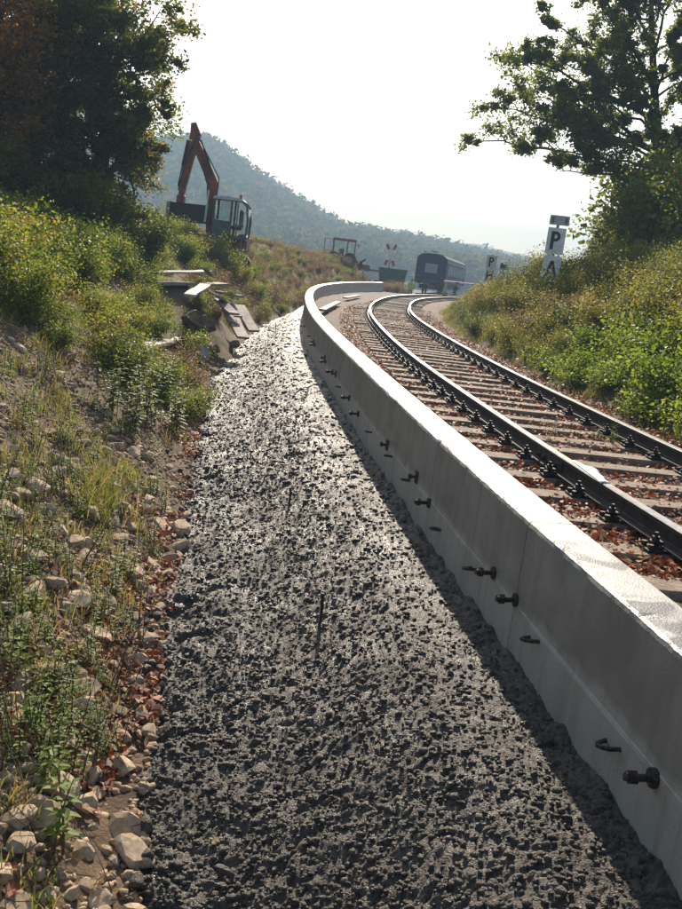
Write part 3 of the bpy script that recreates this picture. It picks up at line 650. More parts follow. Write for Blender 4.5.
# ------------------------------------------------------------------ left bank: stones
def stone_mesh(seed, sub=2, flat=.7):
    r = np.random.default_rng(seed); bm = bmesh.new(); bmesh.ops.create_icosphere(bm, subdivisions=sub, radius=.5)
    pl = [(lambda v: v / np.linalg.norm(v))(r.normal(size=3)) for _ in range(9)]; ds = r.uniform(.20, .38, 9)
    for v in bm.verts:
        p = np.array(v.co)
        for nn, dd in zip(pl, ds):
            h = p @ nn
            if h > dd: p = p - nn * (h - dd) * .92
        p *= np.array((1.25, .95, flat)); p += r.normal(size=3) * .012; v.co = p
    bm.verts.index_update(); V = [v.co.copy() for v in bm.verts]; Fc = [tuple(v.index for v in f.verts) for f in bm.faces]; bm.free(); return V, Fc
limem = mat('limestone', (.64, .50, .345), (.40, .28, .17), 7, .85, .6, 70, obj=True, contrast=(.3, .68))
N, L, P = nodes(limem); oi = N.new('ShaderNodeObjectInfo'); hs_ = N.new('ShaderNodeHueSaturation'); L.new(P.inputs['Base Color'].links[0].from_socket, hs_.inputs['Color'])
mv = N.new('ShaderNodeMapRange'); mv.inputs[3].default_value = .7; mv.inputs[4].default_value = 1.2; L.new(oi.outputs['Random'], mv.inputs[0]); L.new(mv.outputs[0], hs_.inputs['Value']); L.new(hs_.outputs[0], P.inputs['Base Color'])
tarm = mat('wet_stone', (.085, .08, .078), (.04, .038, .038), 8, .35, .7, 80, spec=.6)
stv = [stone_mesh(500 + k) for k in range(10)]
st_d = [mesh_data('stone', *s, limem) for s in stv]; tar_d = [mesh_data('stone', *stone_mesh(580 + k, 2, .8), conc, True) for k in range(5)]
def rot3(r): return (r.uniform(-.5, .5), r.uniform(-.5, .5), r.uniform(0, 6.28))
rs = random.Random(3); n = 0; used = []
def bank_xy(y, e): return float(toe(y)) - e, y
tries = 0
while n < 297 and tries < 40000:
    tries += 1
    y = 2.0 + 9 * rs.random() ** 2.7; e = rs.uniform(-.05, 3.0 if rs.random() < .5 else 1.3); x, _ = bank_xy(y, e); z = Tz(x, y); q = proj([(x, y, z)])[0]
    if q[0] < -30 or q[1] > 960: continue
    s = rs.choice((.07, .09, .1, .12, .14, .17, .21)) * (1.15 if y < 6 else 1.2)
    if any((x - a) ** 2 + (y - b) ** 2 < (.36 * (s + c)) ** 2 for a, b, c in used): continue
    if q[1] < 300 + .55 * max(q[0], 0): continue
    used.append((x, y, s)); n += 1
    child('stone', st_d[n % 10], ground, (x, y, z + s * .1), rot3(rs), (s, s, s * rs.uniform(.75, 1.1)))
for k in range(205):                       # dark wet stones along the toe of the concrete
    y = 2.3 + 11 * rs.random() ** 1.5; e = rs.gauss(.0, .24); x, _ = bank_xy(y, e); s = rs.choice((.04, .05, .06, .08, .11)); z = max(Tz(x, y), zmound(x, y) if e < 0 else -9)
    child('stone', tar_d[k % 5], mound, (x, y, z + s * .2), rot3(rs), (s, s, s))
for k in range(95):                        # larger stones sunk in the concrete
    y = 2.4 + 5.5 * rs.random() ** 1.6; dd_ = rs.uniform(.45, 1.7); x = float(xw(y)) - dd_; s = rs.choice((.035, .045, .055, .07, .09))
    child('stone', tar_d[k % 5], mound, (x, y, zmound(x, y) + .02 + s * .02), rot3(rs), (s, s, s * .8))
# aggregate standing out of the wet concrete: too many and too small to pick apart
scatter_later = True
# rubble too small to pick apart: one mesh
lowst = [stone_mesh(520 + k, 1) for k in range(6)]
def scatter_mesh(name, pts, sizes, variants, material, parent, kind='stuff'):
    V, Fc, nb = [], [], 0
    r = np.random.default_rng(5)
    for (p, s) in zip(pts, sizes):
        v, f = variants[r.integers(len(variants))]; a, b, c = r.uniform(0, 6.28, 3); m = np.array(Matrix.Rotation(a, 3, 'Z') @ Matrix.Rotation(b * .15, 3, 'X'))
        V.append((np.array(v) * s) @ m.T + p); Fc.append(np.array(f) + nb); nb += len(v)
    return tag(mesh(name, np.concatenate(V), np.concatenate(Fc), material, parent, name == 'aggregate'), kind=kind)
aggv = [stone_mesh(540 + k, 1, .75) for k in range(6)]
icov = []
for k in range(8):
    bm = bmesh.new(); bmesh.ops.create_icosphere(bm, subdivisions=1, radius=.5); rr_ = np.random.default_rng(560 + k); bm.verts.index_update()
    icov.append(([np.array(v.co) * np.array((1.2, 1, .7)) * rr_.uniform(.75, 1.2) for v in bm.verts], [tuple(v.index for v in f.verts) for f in bm.faces])); bm.free()
scatter_mesh('aggregate', AGG + np.array((0, 0, .002)), rng.choice((.012, .016, .022, .03, .042), len(AGG), p=(.22, .28, .27, .17, .06)) * np.interp(AGG[:, 1], [0, 6, 10, 17, 34], [1, 1, 1.5, 1.9, 3.0]), icov, conc, mound)
limew = mat('rubble_stone', (.46, .345, .225), (.2, .125, .075), 9, .9, .6, 60, contrast=(.3, .7))
pts, sz = [], []
y = 1.8 + 20 * rng.random(22000) ** 2.3; e = rng.uniform(-.15, 3.6, 22000); x = toe(y) - e; z = T(x, y); q = proj(np.stack([x, y, z], 1))
ok = (q[:, 0] > -30) & (q[:, 1] < 960) & (q[:, 1] > 290 + .6 * np.maximum(q[:, 0], 0))
s = rng.choice((.025, .035, .05, .075), 22000); pts = np.stack([x, y, z + s * .05], 1)[ok]; sz = s[ok]
scatter_mesh('rubble', pts, sz, lowst, limew, ground)
# ballast stones, small grey-brown
y = 2 + 40 * rng.random(7000) ** 1.6; tt_ = rng.uniform(-.9, 2.6, 7000); x = xr(y) + tt_; ok = x > xw(y) + .33
scatter_mesh('ballast_stones', np.stack([x, y, np.full_like(y, -.222)], 1)[ok], rng.choice((.025, .035, .05), 7000)[ok], lowst, ball, ballast)

# ------------------------------------------------------------------ fallen leaves
def leaf_sheet(n_pts):
    V, Fq, t = leaves(n_pts, .07, up=1.2); return V, Fq, t
def fallen(seed):                          # curled lobed leaf
    r = random.Random(seed); V = [(0, 0, 0)]; k = 10
    for i in range(k):
        a = 2 * math.pi * i / k; rr = (.5 if i % 2 == 0 else .30) * r.uniform(.8, 1.1); x_, y_ = math.cos(a) * rr, math.sin(a) * rr * .85; V.append((x_, y_, .55 * x_ * x_ * r.uniform(.4, 1.2) + .35 * y_ * y_ + r.uniform(-.03, .03)))
    t = r.random(); return mesh_data('fallen_leaf', np.array(V), [(0, i + 1, (i + 1) % k + 1) for i in range(k)], L_FALL, tint=[t] * (k + 1))
fl = [fallen(k) for k in range(12)]
n = 0
for k in range(190):
    y = 4.9 + 6 * rs.random() ** 1.5; x = float(xr(y)) + rs.choice((rs.uniform(-.7, -.1), rs.uniform(.1, 1.4), rs.uniform(1.6, 2.2)))
    if x < xw(y) + .33: continue
    s = rs.uniform(.04, .07); child('fallen_leaf', fl[k % 12], ballast, (x, y, -.198 + rs.uniform(-.01, .025)), rot3(rs), (s, s, s))
for k in range(110):
    y = 2.2 + 7 * rs.random() ** 1.4; e = rs.gauss(.28, .26) if k % 3 else rs.uniform(0, 2.4); x, _ = bank_xy(y, e); s = rs.uniform(.06, .11); z = max(Tz(x, y), zmound(x, y) if e < 0 else -9)
    child('fallen_leaf', fl[k % 12], ground, (x, y, z + .035 + rs.uniform(0, .02)), rot3(rs), (s, s, s))
m_ = 46000; y = 4.8 + 32 * rng.random(m_) ** 1.9; x = xr(y) + rng.uniform(-.95, 2.5, m_); ok = (x > xw(y) + .32) & (rng.random(m_) < .35 + .65 * (vnoise(x * 2.5, y * 2.5, 600) > -.1))
V, Fq, t = leaves(np.stack([x, y, np.full(m_, -.196) + rng.uniform(-.012, .03, m_)], 1)[ok], .046, up=1.2); tag(mesh('leaf_litter', V, Fq, L_FALL, ballast, tint=t), kind='stuff')
m_ = 11000; y = 4.0 + 16 * rng.random(m_) ** 1.5; e = np.where(rng.random(m_) < .55, np.abs(rng.normal(.0, .4, m_)) - .12, rng.uniform(0, 3, m_)); x = toe(y) - e
ok = fbm(x * 1.6, y * 1.6, 2, 610) > np.where(e < .5, -.05, .05); V, Fq, t = leaves(np.stack([x, y, T(x, y) + rng.uniform(.01, .05, m_)], 1)[ok], .05, up=1.0); tag(mesh('leaf_litter', V, Fq, L_FALL, ground, tint=t), kind='stuff')

# ------------------------------------------------------------------ left bank: weeds, bushes, grass
lb = [bush_mesh(600 + k, 3600, .62, .95, .046, L_LEFT, 14, 20) for k in range(5)]
db = [bush_mesh(620 + k, 2200, .5, .75, .034, L_DRY, 18) for k in range(3)]
wd = [weed_mesh(640 + k, 4, .42, .06, (L_SAP, L_BRAM, L_LEFT, L_SAP)[k]) for k in range(4)]
wbig = [weed_mesh(650 + k, 8, .85, .10, L_BRAM, 11) for k in range(2)]
dry = [weed_mesh(660 + k, 3, .75, .03, L_DRY, 5, twigm) for k in range(3)]
sap = [weed_mesh(670 + k, 2, .40, .075, L_SAP, 9, twigm) for k in range(2)]
nC = 22000; yC = 6.5 + 62 * rC.random(nC) ** 1.25; eC = rC.uniform(.1, 7.5, nC); xC = toe(yC) - eC; zC = T(xC, yC); qC = proj(np.stack([xC, yC, zC], 1))
okC = (qC[:, 0] > -60) & (qC[:, 0] < 420); n = 0; spots = np.zeros((0, 2)); BOARDS = [(-5.2, 24.6, .9), (-4.9, 26.5, .7), (-4.5, 29, .8), (-3.7, 20.9, .8), (-3.5, 26.5, .7), (-3.45, 16.6, .75), (-3.2, 18.4, .5), (-3.9, 22.5, .7), (-3.6, 24.5, .7), (-4, 27.5, .6)]
for x, y, z, e, q in zip(xC[okC], yC[okC], zC[okC], eC[okC], qC[okC]):
    if n >= 330: break
    lim = 318 + .62 * q[0] if q[0] < 195 else 345
    if any((x - a) ** 2 + (y - b) ** 2 < c * c for a, b, c in BOARDS): continue         # dumped planks and boulder lie here
    if q[1] > lim or (q[0] > 195 and e < .2): continue
    if len(spots) and (((spots - (x, y)) ** 2).sum(1) < (.33 + (.009 if q[0] > 190 else .013) * y) ** 2).any(): continue
    spots = np.vstack([spots, (x, y)]); n += 1
    wh = 'on the bank beyond the excavator' if y > 42 else ('on the bank below the excavator' if y > 27 else ('on the bank around the dumped planks' if q[0] > 110 and y > 15 else 'on the stony bank below the crest trees'))
    isdry = (q[0] > 215 and random.random() < .6) or random.random() < .14
    if isdry: plant('dry_bush', db[n % 3], (x, y, z - .03), random.uniform(.7, 1.15) * (.8 if q[0] > 240 else 1), 'brown withered bush ' + wh, 'bush', 'withered bushes on the earth bank')
    else: plant('green_bush', lb[n % 5], (x, y, z - .05), random.uniform(.65, 1.2) * (.62 if q[0] > 190 else (.75 if q[1] > 290 else 1)), 'leafy green bush ' + wh, 'bush', 'green bushes on the earth bank')
nC = 2500; yC = rC.uniform(38, 74, nC); eC = rC.uniform(.05, 3.4, nC); xC = toe(yC) - eC; zC = T(xC, yC); n = 0
for x, y, z, e in zip(xC, yC, zC, eC):
    if n >= 120: break
    if (((spots - (x, y)) ** 2).sum(1) < (.5 if y < 55 else .42)).any(): continue
    spots = np.vstack([spots, (x, y)]); n += 1; d_ = random.random() < .65
    plant('dry_bush' if d_ else 'green_bush', (db if d_ else lb)[n % 3], (x, y, z - .03), random.uniform(.7, 1.1) * (1.0 if d_ else .7), ('brown withered' if d_ else 'leafy green') + ' bush on the slope just outside the far wall curve', 'bush', 'bushes outside the wall curve')
for k, px in enumerate(np.linspace(186, 262, 11)):
    y = 36.2 + (k % 3) * .7; a = at_y(px, 240, y); d_ = k % 2
    plant('dry_bush' if d_ else 'green_bush', (db if d_ else lb)[k % 3], (a.x, y, Tz(a.x, y) - .05), 1.25 if px < 235 else .95, ('brown withered' if d_ else 'leafy green') + ' bush hiding the foot of the excavator', 'bush', 'bushes in front of the excavator')
for k, px in enumerate(np.linspace(316, 366, 8)):
    y = 72.0 + (k % 2) * .5; a = at_y(px, 265, y)
    if a.x > float(xw(y)) - .3: continue
    plant('dry_bush', db[k % 3], (a.x, y, Tz(a.x, y) - .05), 1.3, 'brown withered bush in front of the red loader', 'bush', 'bushes in front of the loader')
# taller shrub against the dark trees
for px, y, s in ((18, 16, 1.35), (45, 17, 1.2), (2, 14.5, 1.3), (60, 19, 1.1), (-15, 13, 1.3), (30, 12.5, .9)):
    p = at_y(px, 235, y); plant('tall_bush', lb[int(y) % 5], (p.x, y, Tz(p.x, y) - .05), s, 'taller sunlit bush standing before the dark crest trees', 'bush', 'taller bushes before the crest trees')
for k, (px, py, s) in enumerate([(128, 430, 1.0), (150, 425, 1.1), (172, 430, .95), (112, 415, .9), (160, 400, 1.05), (138, 395, 1.0), (178, 405, .8)]):
    p = on_ground(px, py); plant('nettle_clump', wbig[k % 2], p, s, 'bright green nettle clump leaning over the ditch below the planks', 'nettle', 'nettle clump over the ditch')
for k, (px, py, s) in enumerate([(52, 850, 1.15), (62, 800, .9), (70, 690, .9), (20, 680, .95), (10, 600, 1.0), (95, 655, .8), (35, 740, .8)]):
    p = on_ground(px, py); plant('young_sapling', sap[k % 2], p, s, 'single-stemmed young sapling with bright green leaves among pale stones', 'sapling', 'saplings among the stones', tilt=.15)
for k in range(210):
    p = on_ground(random.uniform(-5, 185), random.uniform(340, 800))
    e = float(toe(p.y)) - p.x
    if e < .2: continue
    if k % 4 == 1: plant('dry_stalk', dry[k % 3], p, random.uniform(.45, 1.0), 'thin withered stalk ' + ('rising beside the ditch' if e < .8 else ('rising between stones halfway up the bank' if e < 1.7 else 'rising high on the stony bank')), 'stalk', 'withered stalks on the stony bank', tilt=.3)
    else: plant('small_weed', wd[k % 4], p, random.uniform(.4, .8), ('bright' if k % 4 != 2 else 'olive') + ' green small weed ' + ('at the leaf-strewn ditch edge' if e < .8 else ('between pale stones halfway up the bank' if e < 1.7 else 'high on the stony bank')), 'weed', 'small weeds among the stones')
for k, (px, py) in enumerate([(452, 352), (440, 345), (548, 440), (598, 440), (612, 445)]):        # tufts between the rails and wall
    p = at_z(px, py, -.19); plant('track_weed', wd[k % 4], p, .55, 'small green weed growing in the ballast beside the rail', 'weed', 'weeds in the ballast')
# dry twigs lying on the stones: one mesh
tw = MB(); rt = random.Random(9)
for k in range(520):
    y = 2.4 + 9 * rt.random() ** 1.5; e = rt.uniform(.0, 3.0); x = float(toe(y)) - e; z = -9; a = rt.uniform(0, 6.28); l_ = rt.uniform(.08, .34)
    z = Tz(x, y) + rt.uniform(.03, .07); d = Vector((math.cos(a), math.sin(a), rt.uniform(-.1, .45) + .5 * -math.cos(a))) * l_; c_ = Vector((x, y, z))
    tw.tube([c_, c_ + d * .5 + Vector((rt.uniform(-.02, .02), rt.uniform(-.02, .02), 0)), c_ + d], [.003, .0025, .0015], 4, False)
tag(tw.build('twigs', twigm, ground), kind='stuff')
# grass
def grass(pts, h, r=rng):
    n = len(pts); az = r.uniform(0, 6.28, n); hh = h * r.uniform(.5, 1.3, n); ln = r.normal(size=(n, 2)) * .45 * hh[:, None]; wv = np.stack([np.cos(az), np.sin(az), 0 * az], 1) * (.0035 + .004 * hh)[:, None]
    m = pts + np.stack([ln[:, 0] * .35, ln[:, 1] * .35, hh * .6], 1); tp = pts + np.stack([ln[:, 0], ln[:, 1], hh * .95], 1)
    V = np.stack([pts - wv, pts + wv, m + wv * .8, m - wv * .8, tp], 1).reshape(-1, 3); b = np.arange(n)[:, None] * 5
    Fq = np.concatenate([b + np.array([[0, 1, 2]]), b + np.array([[0, 2, 3]]), b + np.array([[3, 2, 4]])]); return V, Fq, np.repeat(r.uniform(0, 1, n), 5)
gp, gh = [], []
for k in range(760):
    if k < 430: y = 10 + 48 * random.random() ** 1.2; e = random.uniform(.2, 6)
    else: y = 3 + 7 * random.random(); e = abs(random.gauss(.9, .6)) + .25
    if k < 14: q = on_ground(random.uniform(85, 130), random.uniform(455, 525)); cx, cy_ = q.x, q.y
    else: cx, cy_ = float(toe(y)) - e, y
    m_ = random.randint(8, 20) if k >= 430 else random.randint(18, 44); c = np.array((cx, cy_)) + rng.normal(size=(m_, 2)) * (.05 + .003 * cy_)
    gp.append(np.column_stack([c, T(c[:, 0], c[:, 1])])); gh.append(np.full(m_, (.13 if k >= 430 else .2) if k >= 14 else .27))
for k in range(320):
    y = 6 + 42 * random.random(); cx = float(xr(y)) + 1.5 + float(np.interp(y, [0, 25, 42, 60], [.75, 1.0, 1.5, 2.5])) + random.uniform(0, 1.0) ; c = np.array((cx, y)) + rng.normal(size=(30, 2)) * .12
    gp.append(np.column_stack([c, np.maximum(T(c[:, 0], c[:, 1]), -.3)])); gh.append(np.full(30, .22))
gp = np.concatenate(gp); gh = np.concatenate(gh); V, Fq, t = grass(gp, gh); gr = mesh('grass', V, Fq, L_GRASS, tint=t); tag(gr, 'thin green and straw-coloured grass on both banks', 'grass', None, 'stuff')

# ------------------------------------------------------------------ the wood on the far hill
nT = 4600; yy = rng.uniform(300, 612, nT); aa = rng.uniform(-.40, .52, nT); xx = aa * yy; zz = T(xx, yy)
cv, cf, ct, nb = [], [], [], 0
for k in range(nT):
    hh = rng.uniform(7, 13); rr = hh * rng.uniform(.28, .44); m_ = 36
    u = rng.normal(size=(m_, 3)); u /= np.linalg.norm(u, axis=1, keepdims=True); u *= rng.uniform(.55, 1.05, (m_, 1))
    c = np.array((xx[k], yy[k], zz[k] + hh * .55)) + u * np.array((rr, rr, hh * .48))
    cv.append(c); ct.append(np.clip(rng.uniform(0, .85) + rng.normal(size=m_) * .12, 0, 1))
V, Fq, t = leaves(np.concatenate(cv), 2.3, np.concatenate(ct), up=.6); wd_ = mesh('forest', V, Fq, L_WOOD, tint=t); tag(wd_, 'hazy autumn wood covering the far hillside', 'forest', None, 'stuff')
def far_tree(px, py, y, h, rr, label, lf=260):
    p = at_y(px, py, y); b = np.array((p.x, y, p.z - 1.0)); r = np.random.default_rng(int(px)); root = empty('hilltop_tree', tuple(b))
    v, f = tube_np([(0, 0, -4), (0, 0, h * .5), (0, 0, h * .9)], [.3, .22, .08], 6); mesh('trunk', v, f, bark, root)
    u = r.normal(size=(lf, 3)); u /= np.linalg.norm(u, axis=1, keepdims=True); u *= r.uniform(.35, 1.05, (lf, 1)); c = np.array((0, 0, h * .68)) + u * np.array((rr, rr, h * .34))
    V, Fq, t = leaves(c, 1.0, r=r); mesh('crown', V, Fq, L_WOOD, root, tint=t); tag(root, label, 'tree', 'trees on the hill skyline')
far_tree(243, 174, 590, 13, 5.6, 'rounded tree standing clear on the hill skyline above the excavator cab'); far_tree(405, 241, 590, 8, 3.6, 'small tree on the hill skyline above the dark railway coach'); far_tree(362, 237, 590, 8, 1.5, 'thin bare-stemmed tree on the hill skyline above the crossing cross', 70)

# ------------------------------------------------------------------ dumped planks, slabs and boulder on the left bank
boardm = mat('weathered_board', (.36, .30, .25), (.18, .145, .115), 5, .8, .5, 50, contrast=(.3, .7), obj=True)
slabm = mat('pale_slab', (.45, .40, .34), (.28, .24, .2), 5, .7, .3, 50, obj=True)
bouldm = mat('boulder_rock', (.25, .165, .09), (.10, .068, .04), 5, .95, .9, 16)
def plank(name, a, b, wid, th, lift, m, label, cat, ya=None, yb=None, grp=None, roll=0.0):
    A = on_ground(*a) if ya is None else at_y(*a, ya); B = on_ground(*b) if yb is None else at_y(*b, yb)
    A = A + Vector((0, 0, lift)); B = B + Vector((0, 0, lift)); t = (B - A); ln = t.length; t.normalize()
    s_ = t.cross(Vector((0, 0, 1))).normalized(); u = s_.cross(t); rm = Matrix((t, s_, u)).transposed().to_4x4() @ Matrix.Rotation(roll, 4, 'X')
    mb = MB(); n = 6; r = random.Random(hash(label) % 999)
    for i in range(n):                      # sawn board, slightly warped, ragged ends
        q = -ln / 2 + ln * i / (n - 1); wv = .012 * math.sin(i * 1.3); jit = (.03 if i in (0, n - 1) else .006)
        for yy_, zz_ in ((-1, -1), (1, -1), (1, 1), (-1, 1)): mb.v.append((q + r.uniform(-jit, jit), yy_ * wid / 2 + r.uniform(-.006, .006), zz_ * th / 2 + wv))
    mb.f = [(i * 4 + k, (i + 1) * 4 + k, (i + 1) * 4 + (k + 1) % 4, i * 4 + (k + 1) % 4) for i in range(n - 1) for k in range(4)] + [(3, 2, 1, 0), tuple(4 * (n - 1) + k for k in range(4))]
    o = mb.build(name, m); o.matrix_world = Matrix.Translation((A + B) / 2) @ rm
    return tag(o, label, cat, grp)
G = 'boards dumped on the earth bank'
plank('board', (152, 279), (207, 277), .35, .05, .16, slabm, 'pale long board topmost of the stack in the weeds', 'board', 24, 26, G)
plank('board', (158, 286), (224, 286), .4, .06, .06, boardm, 'grey long board lowest of the stack in the weeds', 'board', 24, 26.5, G)
plank('board', (203, 274), (213, 283), .14, .04, .16, boardm, 'short narrow board leaning on the end of the long stack', 'board', 25, 26, G)
plank('board', (189, 302), (205, 291), .28, .05, .15, slabm, 'pinkish pale board lying on top of the brown boulder', 'board', 21, 22.6, G)
plank('board', (217, 296), (240, 300), .34, .06, .1, boardm, 'wide short board lying across the top of the plank heap', 'board', 24, 24.6, G)
plank('board', (218, 304), (234, 319), .30, .06, .12, boardm, 'dark-edged plank sloping down beside the boulder', 'board', 23.2, 22.6, G)
plank('board', (226, 303), (238, 319), .26, .05, .05, boardm, 'narrow plank wedged between two wider planks of the heap', 'board', 24.2, 23.4, G)
plank('board', (222, 309), (231, 331), .24, .06, .22, boardm, 'upper plank lying across two others of the heap', 'board', 23.6, 22.4, G, .25)
plank('board', (212, 300), (228, 309), .22, .05, .16, boardm, 'dark short plank jutting from behind the boulder', 'board', 22.4, 23.4, G, -.3)
plank('board', (231, 318), (243, 342), .30, .06, .10, boardm, 'long reddish grey plank sliding down to the concrete edge', 'board', 24.2, 22.2, G)
plank('board', (239, 308), (254, 334), .30, .06, .07, boardm, 'outermost long plank of the heap next to the concrete', 'board', 26, 24.2, G)
plank('board', (143, 350), (183, 341), .34, .05, .06, slabm, 'whitish board lying alone among nettles above the ditch', 'board', None, None, G)
plank('board', (163, 359), (187, 359), .26, .04, .05, boardm, 'small brown board flat on the ditch edge below the boulder', 'board', None, None, G)
plank('board', (184, 363), (201, 361), .2, .05, .06, boardm, 'short broken board in front of the boulder', 'board', None, None, G)
plank('board', (194, 353), (199, 360), .16, .05, .12, slabm, 'small white offcut lying on the broken board', 'board', None, None, G)
plank('board', (205, 366), (204, 355), .16, .06, .15, slabm, 'pale offcut standing on edge by the ditch', 'board', 18.6, 18.7, G)
V, Fc = stone_mesh(901, 3, .9); p = on_ground(198, 338)
b = mesh('boulder', np.array(V) * .85 + 0.02 * np.random.default_rng(4).normal(size=(len(V), 3)), Fc, bouldm); b.location = p + Vector((0, .25, .30)); tag(b, 'big brown earthy boulder among the dumped planks', 'boulder')
for k, (px, py, s) in enumerate([(212, 350, .5), (235, 352, .42), (250, 348, .32), (196, 348, .36), (66, 360, .42), (35, 490, .24), (76, 545, .2)]):
    V, Fc = stone_mesh(910 + k, 2, .7); p = on_ground(px, py); b = mesh('rock', np.array(V) * s, Fc, bouldm if k < 5 else limem); b.location = p + Vector((0, 0, s * .12)); b.rotation_euler = (0, 0, k * 1.3)
    tag(b, ('clod of brown earth in front of the plank heap', 'clod of brown earth in front of the plank heap', 'clod of brown earth in front of the plank heap', 'clod of brown earth in front of the plank heap', 'brown rock in the weeds above the stony bank', 'upright dark-sided rock among grass on the stony bank', 'pale angular rock beside the grass clump')[k], 'rock', 'rocks and clods on the bank')
# pale slabs lying inside the wall on the ballast
for a, b_, lab in (((322, 311), (338, 303), 'long pale slab lying against the inner side of the wall'), ((345, 298.5), (359, 296), 'shorter pale slab farther along inside the wall curve')):
    A = at_z(*a, -.16); B = at_z(*b_, -.16); t = B - A; mb = MB(); mb.box((0, 0, 0), (t.length, .22, .07), bev=.012); o = mb.build('concrete_slab', slabm); o.location = (A + B) / 2 + Vector((0, 0, .03)); o.rotation_euler = (0, 0, math.atan2(t.y, t.x)); tag(o, lab, 'slab', 'slabs inside the wall', 'thing')

# steel rods stuck in the concrete
for k, (px, py, lab) in enumerate([(319, 628, 'upright rusty steel rod standing tallest in the wet concrete'), (289, 504, 'second steel rod along the concrete ridge'), (280, 434, 'third steel rod along the concrete ridge'), (275, 333, 'thin steel rod at the narrow end of the concrete')]):
    zz_ = -.97
    for _ in range(8): p = at_z(px, py, zz_); zz_ = zmound(p.x, p.y) + .03
    mb = MB(); h = (.25, .17, .15, .3)[k]; mb.tube([(0, 0, -.15), (.003, 0, h * .5), (-.004, 0, h)], [.011, .011, .011], 7).tube([(-.004, 0, h - .012), (-.004, 0, h)], .0135, 7)
    for q in np.arange(-.02, h - .02, .016): mb.tube([(0, 0, q), (0, 0, q + .005)], .0128, 6)
    o = mb.build('steel_rod', rustm); o.location = p; tag(o, lab, 'rod', 'rods in the concrete')

# pale sheet over the near rail
shm = mat('pale_sheet', (.72, .74, .76), (.55, .57, .6), 20, .45, .3, 30, spec=.5)
A = at_z(572, 461, 0); B = at_z(612, 484, 0); yA, yB = A.y, B.y; V = []; n = 14; m_ = 9
for i in range(n):
    y = yA + (yB - yA) * i / (n - 1); t, nl_ = wnorm(y, xr); c = Vector((float(xr(y)), y, 0))
    for j in range(m_):
        qi = i / (n - 1); u = (-.045 + .055 * (1 - qi)) + (.06 + .15 * (1 - qi)) * j / (m_ - 1) * (1 + .12 * math.sin(i * 1.1)); z = .006 - max(0, abs(u) - .036) * (1.2 if u < 0 else .28) + .005 * math.sin(i * 1.3 + j * 1.1) * (j > 3)
        V.append(c - nl_ * u + Vector((0, 0, z)))
V2 = [v - Vector((0, 0, .003)) for v in V]; Fc = []
for i in range(n - 1):
    for j in range(m_ - 1): q = i * m_ + j; Fc += [(q, q + m_, q + m_ + 1, q + 1), tuple(n * m_ + k for k in (q, q + 1, q + m_ + 1, q + m_))]
per = [(i * m_, (i + 1) * m_) for i in range(n - 1)] + [((i + 1) * m_ + m_ - 1, i * m_ + m_ - 1) for i in range(n - 1)] + [(j + 1, j) for j in range(m_ - 1)] + [((n - 1) * m_ + j, (n - 1) * m_ + j + 1) for j in range(m_ - 1)]
Fc += [(a, a + n * m_, b + n * m_, b) for a, b in per]
tag(mesh('plastic_sheet', V, [], shm) if False else mesh('plastic_sheet', V + V2, Fc, shm, smooth=True), 'crumpled pale grey sheet draped over the rail near the fishplate', 'sheet')

# ------------------------------------------------------------------ signs
whitep = plain('sign_white', (.72, .70, .64), .5); blackp = plain('sign_black', (.025, .025, .025), .5); greym = plain('sign_grey', (.42, .40, .385), .5, .2); postm = plain('post_grey', (.22, .21, .2), .6, .3)
bluep = plain('sign_blue', (.03, .045, .11), .5)
def letterP(h, th):                        # polygon outlines, bold capital P, origin at its lower left
    st = h * .19; rO = h * .28; cyP = h - rO; cx = h * .24; mb = MB()
    mb.prism([(0, 0, 0), (st, 0, 0), (st, 0, h), (0, 0, h)], (0, -th, 0))
    n = 12; O = [(cx + rO * math.cos(q), cyP + rO * math.sin(q)) for q in np.linspace(math.pi / 2, -math.pi / 2, n)]; I = [(cx + (rO - st * .85) * math.cos(q), cyP + (rO - st * .85) * math.sin(q)) for q in np.linspace(math.pi / 2, -math.pi / 2, n)]
    O = [(st, h)] + O + [(st, h - 2 * rO)]; I = [(st, h - st * .85)] + I + [(st, h - 2 * rO + st * .85)]
    for k in range(len(O) - 1): mb.prism([(O[k][0], 0, O[k][1]), (I[k][0], 0, I[k][1]), (I[k + 1][0], 0, I[k + 1][1]), (O[k + 1][0], 0, O[k + 1][1])], (0, -th, 0))
    return mb
def bars(segs, wdt, th):
    mb = MB()
    for (x0_, z0_, x1_, z1_) in segs:
        d = Vector((x1_ - x0_, 0, z1_ - z0_)).normalized(); s_ = Vector((-d.z, 0, d.x)) * wdt / 2; a = Vector((x0_, 0, z0_)); b = Vector((x1_, 0, z1_)); mb.prism([a - s_, b - s_, b + s_, a + s_], (0, -th, 0))
    return mb
pb = at_y(555.5, 241, 24.0); root = empty('railway_sign', (pb.x, 24.0, Tz(pb.x, 24.0)), R(-8)); gz = pb.z - root.location.z
mb = MB(); mb.tube([(0, .05, -.3), (0, .05, gz + .62)], .035, 8); mb.build('post', postm, root)
def part(mb, name, m, parent, loc): o = mb.build(name, m, parent); o.location = loc; return o
bd = part(MB().box((0, 0, 0), (.46, .02, .66), bev=.004), 'sign_board', whitep, root, (0, 0, gz)); part(letterP(.46, .004), 'letter', blackp, bd, (-.13, -.0105, -.22))
bd = part(MB().box((0, 0, 0), (.46, .02, .66), bev=.004), 'sign_board', whitep, root, (0, 0, gz - .71)); part(bars([(-.13, -.26, .01, .2), (.15, -.26, .01, .2)], .075, .004), 'letter', blackp, bd, (-.01, -.0105, 0))
bd = part(MB().box((0, 0, 0), (.50, .02, .24), bev=.004), 'top_plate', greym, root, (.02, 0, gz + .52))
for xx_ in (-.17, .17): part(MB().box((0, 0, 0), (.07, .003, .15)), 'stripe', plain('plate_stripe', (.16, .15, .15), .6), bd, (xx_, -.0125, 0))
